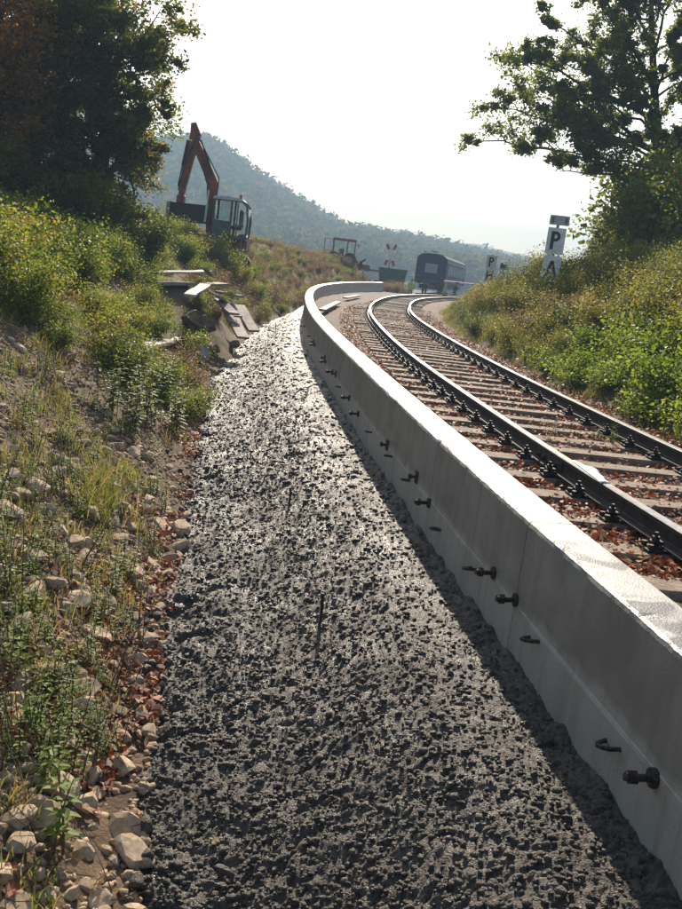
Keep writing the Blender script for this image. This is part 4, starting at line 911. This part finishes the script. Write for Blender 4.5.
tag(root, 'larger white whistle sign with black P and a grey plate on top', 'sign', 'railway signs on the bank')
pb = at_y(491.5, 262, 39.0); root = empty('railway_sign', (pb.x, 39.0, Tz(pb.x, 39.0)), R(-9)); gz = pb.z - root.location.z
mb = MB(); mb.tube([(0, .05, -.3), (0, .05, gz + .3)], .035, 8); mb.build('post', postm, root)
bd = part(MB().box((0, 0, 0), (.44, .02, .55), bev=.004), 'sign_board', whitep, root, (0, 0, gz)); part(letterP(.40, .004), 'letter', blackp, bd, (-.11, -.0105, -.2))
bd = part(MB().box((0, 0, 0), (.40, .02, .55), bev=.004), 'sign_board', whitep, root, (0, 0, gz - .58)); part(bars([(-.11, -.2, -.11, .2), (.11, -.2, .11, .2), (-.11, -.02, .11, .06)], .07, .004), 'letter', blackp, bd, (0, -.0105, 0))
tag(root, 'smaller distant white sign with black P above a second letter', 'sign', 'railway signs on the bank')
pb = at_y(503.5, 267, 40.5); root = empty('marker_sign', (pb.x, 40.5, Tz(pb.x, 40.5))); gz = pb.z - root.location.z
MB().tube([(0, .04, -.3), (0, .04, gz)], .025, 6).build('post', postm, root); part(MB().box((0, 0, 0), (.30, .05, .22), bev=.01), 'plate', bluep, root, (0, 0, gz)); part(MB().box((0, 0, 0), (.12, .05, .07), bev=.01), 'cap', bluep, root, (-.1, 0, gz + .145))
tag(root, 'small dark blue marker plate on a thin post by the smaller sign', 'sign')

# ------------------------------------------------------------------ excavator
redm = mat('excavator_red', (.27, .07, .04), (.13, .04, .025), 3, .55, .1, 30, obj=True); cabm = mat('cab_green_grey', (.09, .13, .115), (.06, .09, .08), 4, .5, obj=True); roofm = plain('cab_roof_white', (.62, .64, .63), .4)
rubber = plain('rubber', (.025, .025, .025), .9); hyd = plain('hydraulic_steel', (.35, .35, .36), .3, .8); seatm = plain('seat_black', (.02, .02, .022), .7); beaconm = plain('beacon_red', (.35, .04, .02), .3)
glass = bpy.data.materials.new('glass_pane'); glass.use_nodes = True; N, L, P = nodes(glass)
tr = N.new('ShaderNodeBsdfTransparent'); tr.inputs[0].default_value = (.88, .93, .92, 1); gl = N.new('ShaderNodeBsdfGlossy'); gl.inputs['Roughness'].default_value = .05; fr = N.new('ShaderNodeFresnel'); fr.inputs[0].default_value = 1.5; mx = N.new('ShaderNodeMixShader')
L.new(fr.outputs[0], mx.inputs[0]); L.new(tr.outputs[0], mx.inputs[1]); L.new(gl.outputs[0], mx.inputs[2]); L.new(mx.outputs[0], N['Material Output'].inputs[0])
YE = 40.0
c0 = at_y(214, 237, YE); ex = empty('excavator', (c0.x + .2, YE + .6, Tz(c0.x, YE) - .05)); eo = Vector(ex.location)
def E(px, py, dy=0.0): return at_y(px, py, YE + dy) - eo
def beam(pts, wid, dep):                   # tapering box-section arm through the points
    mb = MB(); V = []; pts = [Vector(p) for p in pts]
    for i, p in enumerate(pts):
        t = (pts[min(i + 1, len(pts) - 1)] - pts[max(i - 1, 0)]).normalized(); s_ = t.cross(Vector((0, 1, 0))).normalized(); hw = wid[i] / 2
        V += [p - s_ * hw + Vector((0, -dep / 2, 0)), p + s_ * hw + Vector((0, -dep / 2, 0)), p + s_ * hw + Vector((0, dep / 2, 0)), p - s_ * hw + Vector((0, dep / 2, 0))]
    n = len(pts); mb.add(V, [(i * 4 + k, i * 4 + (k + 1) % 4, (i + 1) * 4 + (k + 1) % 4, (i + 1) * 4 + k) for i in range(n - 1) for k in range(4)] + [(3, 2, 1, 0), tuple(4 * (n - 1) + k for k in range(4))]); return mb
bo = beam([E(211, 236, .5), E(212, 205, .4), E(213, 184, .3), E(208, 170, .25), E(196, 143, .1), E(193, 135, .1)], [.42, .40, .50, .42, .34, .26], .30).build('boom', redm, ex)
st = beam([E(194, 123, .1), E(196, 134, .1), E(192, 150, .05), E(186, 174, 0), E(181, 197, 0)], [.22, .44, .38, .32, .22], .26).build('stick', redm, ex)
for nm, a, b_, par, rr in (('boom_cylinder', (205, 222), (209, 190), bo, .06), ('stick_cylinder', (213, 176), (201, 140), bo, .06), ('bucket_cylinder', (188, 140), (178, 186), st, .055)):
    A, B = E(*a, -.1), E(*b_, -.1); mid = A.lerp(B, .55); MB().tube([A, mid], rr, 8).tube([mid, B], rr * .55, 8).build(nm, darksteel if nm != 'boom_cylinder' else hyd, par)
for a, b_, c_ in (((216, 200), (219, 178), (199, 138)), ((199, 133), (186, 160), (178, 190))):
    MB().tube([E(*a, -.15), E(*b_, -.15), E(*c_, -.15)], .025, 5).build('hydraulic_hose', rubber, bo)
MB().box(E(181, 199), (.34, .34, .34), bev=.04).build('coupler', redm, st)
bk = MB(); q0, q1 = E(169, 205, -.4), E(207, 209, .3)  # wide ditching bucket: curved shell and side plates
prof_b = [(-.30, .42), (.30, .42), (.36, .10), (.28, -.22), (.02, -.36), (-.30, -.30)]
ax = (q1 - q0); bw = ax.length; ax.normalize(); px_ = Vector((-ax.y, ax.x, 0)).normalized(); ctr = (q0 + q1) / 2 - Vector((0, 0, .28))
poly = [ctr - ax * bw / 2 + px_ * a + Vector((0, 0, z)) for a, z in prof_b]; bko = bk.prism(poly, ax * bw).build('bucket', rubber, ex)
for e_ in (-1, 1): MB().prism([ctr + ax * (bw / 2 + (.02 if e_ > 0 else .0)) * e_ + px_ * a * 1.03 + Vector((0, 0, z * 1.03)) for a, z in prof_b], ax * .03 * e_).build('side_plate', darksteel if e_ < 0 else postm, bko)
# house, counterweight, undercarriage
MB().box(E(218, 244, .95), (2.2, 1.6, .7), bev=.06).build('engine_house', redm, ex)
MB().box(E(243, 244, 1.5), (.5, 1.5, .8), bev=.14).build('counterweight', redm, ex)
und = MB().box(E(220, 257, .7), (1.2, 1.4, .35), bev=.05).build('undercarriage', darksteel, ex)
for dy in (-.25, 1.65):
    tk = MB(); cc = E(220, 261, dy); n = 18; ring_ = []
    for q in range(n):
        a = 2 * math.pi * q / n; ring_.append(cc + Vector((math.copysign(1.05, math.cos(a)) + .32 * math.cos(a), 0, .34 * math.sin(a))))
    tk.prism(ring_, (0, -.42, 0)); tk.build('crawler_track', rubber, ex)
# cab: pillars, roof, panes, seat
ca = empty('cab', (0, 0, 0)); ca.parent = ex
x0_, x1_ = E(214, 218).x, E(249, 218).x; zB, zT = E(230, 238).z, E(230, 200).z; yF, yK = E(230, 218).y - .35, E(230, 218).y + .75
def cp(name, mb, m): return mb.build(name, m, ca)
pill = MB()
for yy_ in (yF, yK):
    pill.box(((x0_ + .04), yy_, (zB + zT) / 2), (.09, .07, zT - zB)); pill.box((x0_ + .78, yy_, (zB + zT) / 2), (.10, .07, zT - zB))
    pill.tube([(x1_ - .04, yy_, zB), (x1_, yy_, zB + .8), (x1_ - .08, yy_, zT - .22), (x1_ - .3, yy_, zT)], .045, 6)
pill.box(((x0_ + x1_) / 2, yF, zB + .05), (x1_ - x0_, .07, .12)).box(((x0_ + x1_) / 2, yK, zB + .05), (x1_ - x0_, .07, .12)).box(((x0_ + x1_) / 2, (yF + yK) / 2, zB), (x1_ - x0_, yK - yF, .08))
pill.box((x0_ + .42, yF, zB + .38), (.7, .06, .62)); pill.box((x0_ + .04, (yF + yK) / 2, zB + .4), (.07, yK - yF, .7))
cp('cab_frame', pill, cabm)
rf = MB().prism([(x0_ - .04, yF - .06, zT - .02), (x1_ - .22, yF - .06, zT - .02), (x1_ - .30, yF - .06, zT + .07), (x0_ + .5, yF - .06, zT + .13), (x0_, yF - .06, zT + .08)], (0, yK - yF + .12, 0)); cp('cab_roof', rf, roofm)
cp('window_pane', MB().box((x0_ + .42, yF - .005, zB + 1.16), (.6, .012, .85)), glass); cp('window_pane', MB().box((x0_ + 1.22, yF - .005, zB + .85), (.6, .012, 1.45)), glass); cp('window_pane', MB().box((x1_ - .02, (yF + yK) / 2, zB + .75), (.012, yK - yF - .1, 1.1)), glass); cp('window_pane', MB().box((x0_ + .42, yK + .005, zB + 1.16), (.6, .012, .85)), glass); cp('window_pane', MB().box((x0_ + .03, (yF + yK) / 2, zB + 1.15), (.012, yK - yF - .1, .8)), glass)
cp('seat', MB().box((x0_ + .95, (yF + yK) / 2, zB + .45), (.5, .5, .15), bev=.04).box((x0_ + 1.16, (yF + yK) / 2, zB + .85), (.14, .5, .75), bev=.05), seatm)
cp('door_bar', MB().tube([(x0_ + .95, yF - .03, zB + .55), (x1_ - .15, yF - .03, zB + .55)], .02, 6).tube([(x0_ + 1.05, yF - .03, zB + .1), (x0_ + 1.05, yF - .03, zT - .1)], .025, 6), cabm)
cp('warning_beacon', MB().tube([(x0_ + 1.08, yF + .3, zT + .09), (x0_ + 1.08, yF + .3, zT + .26)], .06, 8), beaconm)
tag(ex, 'red crawler excavator with raised arm and pale-roofed cab on the crest', 'excavator')

# ------------------------------------------------------------------ red loader beyond the crest
YL = 75.0
c0 = at_y(342, 258, YL); lo = empty('wheel_loader', (c0.x, YL + .5, Tz(c0.x, YL) - .05)); lo_o = Vector(lo.location)
def Q(px, py, dy=0.0): return at_y(px, py, YL + dy) - lo_o
ldm = mat('loader_red', (.27, .09, .055), (.18, .06, .04), 3, .6, obj=True)
a, b_ = Q(332, 257), Q(354, 257); zT = Q(343, 240).z; fr_ = MB()
for xx_ in (a.x, (a.x + b_.x) / 2 + .25, b_.x):
    for yy_ in (a.y, a.y + 1.2): fr_.box((xx_, yy_, (a.z + zT) / 2), (.09, .09, zT - a.z))
fr_.box(((a.x + b_.x) / 2, a.y + .6, zT), (b_.x - a.x + .15, 1.4, .10)).box(((a.x + b_.x) / 2, a.y + .6, a.z + .05), (b_.x - a.x + .1, 1.3, .12)); fr_.build('cab_frame', ldm, lo)
MB().box(((a.x + b_.x) / 2, a.y + .6, zT + .09), (b_.x - a.x + .1, 1.3, .07), bev=.02).build('cab_roof', ldm, lo)
for xx_, ww in ((a.x + .42, .75), (b_.x - .2, .32)):
    MB().box((xx_, a.y - .01, (a.z + zT) / 2), (ww, .012, zT - a.z - .15)).build('window_pane', glass, lo); MB().box((xx_, a.y + 1.21, (a.z + zT) / 2), (ww, .012, zT - a.z - .15)).build('window_pane', glass, lo)
dr_ = MB(); d0, d1 = Q(323, 259, -.5), Q(331, 240, -.1)
for p_, q_ in (((d0.x, d0.y, a.z - .05), (d0.x, d0.y, zT)), ((d0.x, d0.y, zT), (a.x, a.y, zT)), ((d0.x, d0.y, a.z - .05), (a.x, a.y, a.z - .05)), ((d0.x, d0.y, a.z + .55), (a.x, a.y, a.z + .55))): dr_.tube([p_, q_], .035, 6)
dr_.build('open_door', ldm, lo)
MB().box((a.x + .7, a.y + .5, a.z + .45), (.4, .5, .6), bev=.05).build('seat', seatm, lo)
MB().box(((a.x + b_.x) / 2, a.y + .6, a.z - .35), (b_.x - a.x + .7, 1.3, .7), bev=.05).build('body', ldm, lo); MB().box((b_.x + .75, a.y + .6, a.z - .55), (1.3, .9, .5), bev=.06).build('bonnet', ldm, lo)
for xx_ in (a.x + .1, b_.x - .35):
    for yy_ in (a.y - .2, a.y + 1.4):
        w_ = MB().tube([(xx_, yy_ - .18, .55), (xx_, yy_ + .18, .55)], .55, 20).build('wheel', rubber, lo); MB().tube([(xx_, yy_ - .2, .55), (xx_, yy_ + .2, .55)], .27, 14).build('rim', ldm, w_)
s0 = Q(357, 266, -.2); bkp = [(0, -.25), (.15, .35), (.62, .68), (.66, .58), (.42, .3), (.5, -.1), (.4, -.3)]
MB().prism([s0 + Vector((u, 0, z)) for u, z in bkp], (0, 1.5, 0)).build('bucket', darksteel, lo); MB().tube([(b_.x + .1, a.y + .3, a.z - .1), s0 + Vector((.1, .4, .1))], .07, 6).build('lift_arm', darksteel, lo)
m1 = MB().tube([(b_.x, a.y, zT - .25), (b_.x + .25, a.y, zT - .2)], .015, 5).box((b_.x + .27, a.y, zT - .35), (.06, .1, .24)).build('mirror', rubber, lo)
tag(lo, 'small red loader with open cab door half hidden behind the crest', 'loader')
# flat trailer and green skip beyond it
YS = 84.0
def W(px, py, y): return at_y(px, py, y)
skm = mat('skip_green', (.05, .09, .06), (.03, .055, .04), 4, .7, obj=True)
a, b_ = W(379, 267, YS), W(407, 270, YS); zg = Tz((a.x + b_.x) / 2, YS); ln = b_.x - a.x; hh = a.z - zg
root = empty('waste_skip', ((a.x + b_.x) / 2, YS, zg)); MB().prism([(-ln / 2, -.7, hh), (-ln / 2 + .3, -.7, .1), (ln / 2 - .3, -.7, .1), (ln / 2, -.7, hh)], (0, 1.4, 0)).build('tub', skm, root)
MB().box((0, -.73, hh - .04), (ln + .08, .07, .09)).box((0, .73, hh - .04), (ln + .08, .07, .09)).build('rim', skm, root)
for xx_ in np.linspace(-ln / 2 + .45, ln / 2 - .45, 4): MB().box((xx_, -.72, hh * .5), (.07, .06, hh * .75)).build('rib', skm, root)
tag(root, 'dark green skip standing below the crossing cross', 'skip')
a, b_ = W(362, 268, 79), W(383, 272, 79); zg = Tz((a.x + b_.x) / 2, 79); root = empty('flat_trailer', ((a.x + b_.x) / 2, 79, zg)); ln = b_.x - a.x; hz_ = max(.5, a.z - zg)
MB().box((0, 0, hz_ - .08), (ln, 1.3, .16), bev=.02).build('deck', ldm, root); MB().box((-ln / 2 - .3, 0, hz_ - .1), (.7, .1, .1)).build('drawbar', darksteel, root)
for xx_ in (-.25, .45):
    for yy_ in (-.7, .7): MB().tube([(xx_, yy_ - .09, .28), (xx_, yy_ + .09, .28)], .28, 14).build('wheel', rubber, root)
tag(root, 'low reddish flat trailer between the loader and the green skip', 'trailer')
# St Andrew's cross
a = W(390.5, 255, 85.5); zg = Tz(a.x, 85.5); root = empty('crossing_cross', (a.x, 85.5, zg)); hz_ = a.z - zg
MB().tube([(0, .06, -.3), (0, .06, hz_ + .3)], .05, 8).build('post', postm, root); redp = plain('sign_red', (.30, .035, .03), .5)
for sg in (-1, 1):
    def seg(t0, t1, name, m, par, th=.0):
        d = Vector((sg * .42, 0, .95)); dn = d.normalized(); s_ = Vector((-dn.z, 0, dn.x)) * .13; off = Vector((0, -.02 * sg - th, hz_)); return MB().prism([d * t0 - s_ + off, d * t1 - s_ + off, d * t1 + s_ + off, d * t0 + s_ + off], (0, .018 + 2 * th, 0)).build(name, m, par)
    ar = seg(-1, 1, 'cross_arm', whitep, root); seg(.52, 1.004, 'red_end', redp, ar, .004); seg(-1.004, -.52, 'red_end', redp, ar, .004)
tag(root, "red and white diagonal crossing cross above the green skip", 'crossing sign')

# ------------------------------------------------------------------ railway coach beyond the curve
TY = 85.0; e0 = W(428, 292, TY); hd = R(-10.5)
co = empty('railway_coach', (e0.x, TY, -.25), hd)
cbm = mat('coach_dark', (.011, .028, .085), (.007, .018, .055), 2, .6, obj=True, spec=.2); crm = plain('coach_roof', (.16, .17, .18), .35, .3); wgm = plain('coach_window', (.22, .30, .34), .08, .0, .8); bfm = plain('coach_blue', (.035, .05, .10), .5)
hw = 1.42; sec = [(-hw, .95), (-hw, 2.9), (-hw + .08, 3.35), (-.95, 3.60), (-.4, 3.68), (.4, 3.68), (.95, 3.60), (hw - .08, 3.35), (hw, 2.9), (hw, .95)]
MB().prism([(x_, 0, z_) for x_, z_ in sec[0:2] + [(-hw + .02, 3.0), (hw - .02, 3.0)] + sec[8:]], (0, 24, 0)).build('body', cbm, co)
MB().prism([(x_ * 1.01, -.06, z_ + .005) for x_, z_ in [(-hw, 3.0)] + sec[2:8] + [(hw, 3.0)]], (0, 24.12, 0)).build('roof', cbm, co)
MB().box((hw + .012, 12, 3.04), (.05, 23.8, .10)).build('gutter', crm, co); MB().box((-hw - .012, 12, 3.04), (.05, 23.8, .10)).build('gutter', crm, co); MB().box((.1, .6, 3.86), (.5, .8, .12), bev=.03).build('roof_vent', crm, co); MB().box((-.8, .5, 3.78), (.3, .5, .12), bev=.03).build('roof_vent', crm, co)
wn = MB().box((0, -.012, 2.35), (1.15, .04, .85)).build('end_window', wgm, co); fr_ = MB()
for c_, d_ in (((0, -.03, 2.80), (1.27, .05, .06)), ((0, -.03, 1.90), (1.27, .05, .06)), ((-.61, -.03, 2.35), (.06, .05, .9)), ((.61, -.03, 2.35), (.06, .05, .9))): fr_.box(c_, d_)
fr_.build('window_frame', cbm, wn)
MB().box((0, -.05, 1.15), (2.84, .1, .34), bev=.02).build('buffer_beam', bfm, co)
for xx_ in (-.88, .88):
    bf = MB().tube([(xx_, -.1, 1.05), (xx_, -.5, 1.05)], .09, 8).build('buffer', darksteel, co); MB().tube([(xx_, -.5, 1.05), (xx_, -.55, 1.05)], .2, 12).build('buffer_head', darksteel, bf)
    MB().tube([(xx_ * 1.2, -.03, 1.62), (xx_ * 1.2, -.1, 1.62)], .09, 10).build('tail_lamp', redp, co)
MB().box((.25, -.18, .72), (.7, .2, .3), bev=.03).build('coupling', redp, co)
for k in range(8):
    wn = MB().box((hw + .012, 2.6 + k * 2.6, 2.3), (.04, 1.5, .85)).build('side_window', wgm, co); MB().box((hw + .025, 2.6 + k * 2.6, 1.85), (.05, 1.6, .05)).build('sill', crm, wn)
for yy_ in (3.2, 20.8):
    bg_ = MB().box((0, yy_, .62), (2.3, 3.2, .35), bev=.05).build('bogie', darksteel, co)
    for dy in (-1.2, 1.2):
        for xx_ in (-.75, .75): MB().tube([(xx_ - .07, yy_ + dy, .46), (xx_ + .07, yy_ + dy, .46)], .46, 16).build('wheel', darksteel, bg_)
MB().box((0, 12, .75), (1.8, 9, .5), bev=.05).build('underframe', darksteel, co)
tag(co, 'dark blue-grey railway coach standing beyond the curve', 'railway coach')
# siding under it
sd = empty('siding_track', (e0.x, TY, -.42), hd); tag(sd, 'straight siding under the dark railway coach', 'railway track')
for xx_ in (-.75, .75): MB().box((xx_, 11, .10), (.07, 28, .14)).build('rail', railm, sd)
for k in range(44): child('sleeper', sl_d[k % 5], sd, (0, -2.5 + k * .63, .02))
rdm = mat('crossing_road', (.30, .28, .26), (.22, .20, .185), 2, .8, .3, 30)
# barrier
a = W(445, 291, 72.0); zg = float(-.2); root = empty('crossing_barrier', (a.x, 72.0, zg)); yelp = plain('post_yellow', (.42, .36, .16), .5); zA = W(445, 281, 72.0).z - zg
MB().box((0, 0, zA / 2), (.22, .22, zA + .1), bev=.03).build('post', yelp, root); MB().box((-.0, -.15, .25), (.4, .3, .5), bev=.03).build('drive_box', postm, root); arm = MB().tube([(-.2, -.16, zA), (3.9, -.16, zA + .03)], .055, 8).build('arm', whitep, root)
for k in range(3): MB().tube([(.7 + k * 1.2, -.16, zA + .005 * k), (1.0 + k * 1.2, -.16, zA + .006 * k)], .059, 8).build('red_band', redp, arm)
tag(root, 'level crossing barrier with pale lowered arm in front of the coach', 'barrier')

# ------------------------------------------------------------------ worker in a yellow vest
def worker(px, pyfeet, y):
    a = W(px, pyfeet, y); z = Tz(a.x, y); root = empty('person', (a.x, y, z), R(20))
    verts = [(0, 0, .95), (0, 0, 1.15), (0, 0, 1.38), (0, .0, 1.50), (0, -.02, 1.60), (0, -.02, 1.74), (-.10, 0, .88), (-.11, -.02, .50), (-.12, .02, .08), (-.12, -.10, .04), (.10, 0, .88), (.12, .02, .50), (.13, .03, .08), (.14, -.09, .04), (-.19, 0, 1.42), (-.25, .02, 1.16), (-.24, -.08, .93), (-.24, -.11, .82), (.19, 0, 1.42), (.26, .02, 1.16), (.23, -.10, .94), (.22, -.13, .83)]
    edges = [(0, 1), (1, 2), (2, 3), (3, 4), (4, 5), (0, 6), (6, 7), (7, 8), (8, 9), (0, 10), (10, 11), (11, 12), (12, 13), (2, 14), (14, 15), (15, 16), (16, 17), (2, 18), (18, 19), (19, 20), (20, 21)]
    rad = [(.15, .11), (.14, .10), (.16, .11), (.06, .06), (.085, .10), (.07, .085), (.085, .09), (.065, .07), (.05, .055), (.045, .04), (.085, .09), (.065, .07), (.05, .055), (.045, .04), (.06, .06), (.045, .045), (.036, .036), (.04, .025), (.06, .06), (.045, .045), (.036, .036), (.04, .025)]
    me = bpy.data.meshes.new('body'); me.from_pydata(verts, edges, []); o = link(bpy.data.objects.new('body', me), root)
    md = o.modifiers.new('skin', 'SKIN'); sk = me.skin_vertices[0].data
    for i, (rx, ry) in enumerate(rad): sk[i].radius = (rx, ry); sk[i].use_root = (i == 0)
    o.modifiers.new('sub', 'SUBSURF').levels = 2; o.modifiers['sub'].render_levels = 2
    trou = plain('trousers_dark', (.03, .035, .05), .8)
    N, L, P = nodes(trou); tco = N.new('ShaderNodeTexCoord'); sx = N.new('ShaderNodeSeparateXYZ'); L.new(tco.outputs['Object'], sx.inputs[0]); rp = N.new('ShaderNodeValToRGB'); mr_ = N.new('ShaderNodeMapRange'); mr_.inputs[1].default_value = 0; mr_.inputs[2].default_value = 1.8; L.new(sx.outputs[2], mr_.inputs[0]); L.new(mr_.outputs[0], rp.inputs[0])
    rp.color_ramp.interpolation = 'CONSTANT'; e = rp.color_ramp.elements; e[0].position = 0; e[0].color = (.025, .03, .045, 1); e[1].position = .83; e[1].color = (.42, .26, .19, 1); L.new(rp.outputs[0], P.inputs['Base Color']); me.materials.append(trou)
    vest = plain('vest_yellow', (.45, .62, .06), .7); mb = MB(); n = 14; V = []
    for zz_, rx, ry in ((.80, .20, .15), (1.0, .19, .145), (1.2, .195, .145), (1.36, .225, .15), (1.47, .19, .12), (1.52, .09, .085)):
        V += [(rx * math.cos(2 * math.pi * k / n), ry * math.sin(2 * math.pi * k / n), zz_) for k in range(n)]
    mb.add(V, [(i * n + k, i * n + (k + 1) % n, (i + 1) * n + (k + 1) % n, (i + 1) * n + k) for i in range(5) for k in range(n)]); mb.build('vest', vest, root, True)
    for sg in (-1, 1): MB().tube([(sg * .17, 0, 1.45), (sg * .25, .01, 1.28), (sg * .265, .02, 1.14), (sg * .245, -.06, .97)], [.075, .07, .06, .05], 8).build('sleeve', vest, root, True)
    hm = MB(); n = 10; V = [(0, -.02, 1.80)]
    for zz_, rr in ((1.785, .06), (1.75, .098), (1.69, .108)): V += [(rr * math.cos(2 * math.pi * k / n), -.01 + rr * 1.1 * math.sin(2 * math.pi * k / n), zz_) for k in range(n)]
    hm.add(V, [(0, 1 + k, 1 + (k + 1) % n) for k in range(n)] + [(1 + i * n + k, 1 + (i + 1) * n + k, 1 + (i + 1) * n + (k + 1) % n, 1 + i * n + (k + 1) % n) for i in range(2) for k in range(n)]); hm.build('hair', plain('hair_dark', (.02, .016, .012), .7), root, True)
    tag(root, 'person in a bright yellow safety vest standing beside the coach', 'person')
worker(411, 287, 80.0)

# dry scrub around the far wall end, low grass beside the far track
for k, (px, y, s) in enumerate([(394, 76, 1.3), (402, 77, 1.3), (388, 75.5, 1.1), (408, 79, .9), (398, 75, 1.2), (384, 78, 1.2), (391, 79, 1.4), (400, 80, 1.3), (405, 76, 1.0)]):
    a = W(px, 285, y); plant('dry_bush', db[k % 3], (a.x, y, max(Tz(a.x, y), -.4)), s, 'brown withered bush around the far end of the wall', 'bush', 'withered bushes at the wall end')

# ------------------------------------------------------------------ haze: one closed box of even, pale air
hz_b = MB().box((100, 740, 41), (2640, 1640, 108)); hz = hz_b.build('haze', None)
hm_ = bpy.data.materials.new('haze_air'); hm_.use_nodes = True; N = hm_.node_tree.nodes; L = hm_.node_tree.links; N.remove(N['Principled BSDF'])
pv = N.new('ShaderNodeVolumePrincipled'); pv.inputs['Color'].default_value = (.56, .79, 1.0, 1); pv.inputs['Density'].default_value = .0013; pv.inputs['Anisotropy'].default_value = 0.0; L.new(pv.outputs[0], N['Material Output'].inputs['Volume'])
hz.data.materials.clear(); hz.data.materials.append(hm_); hm_.volume_intersection_method = 'FAST' if hasattr(hm_, 'volume_intersection_method') else 'FAST'
tag(hz, 'pale autumn haze lying over the valley', 'haze', None, 'stuff')
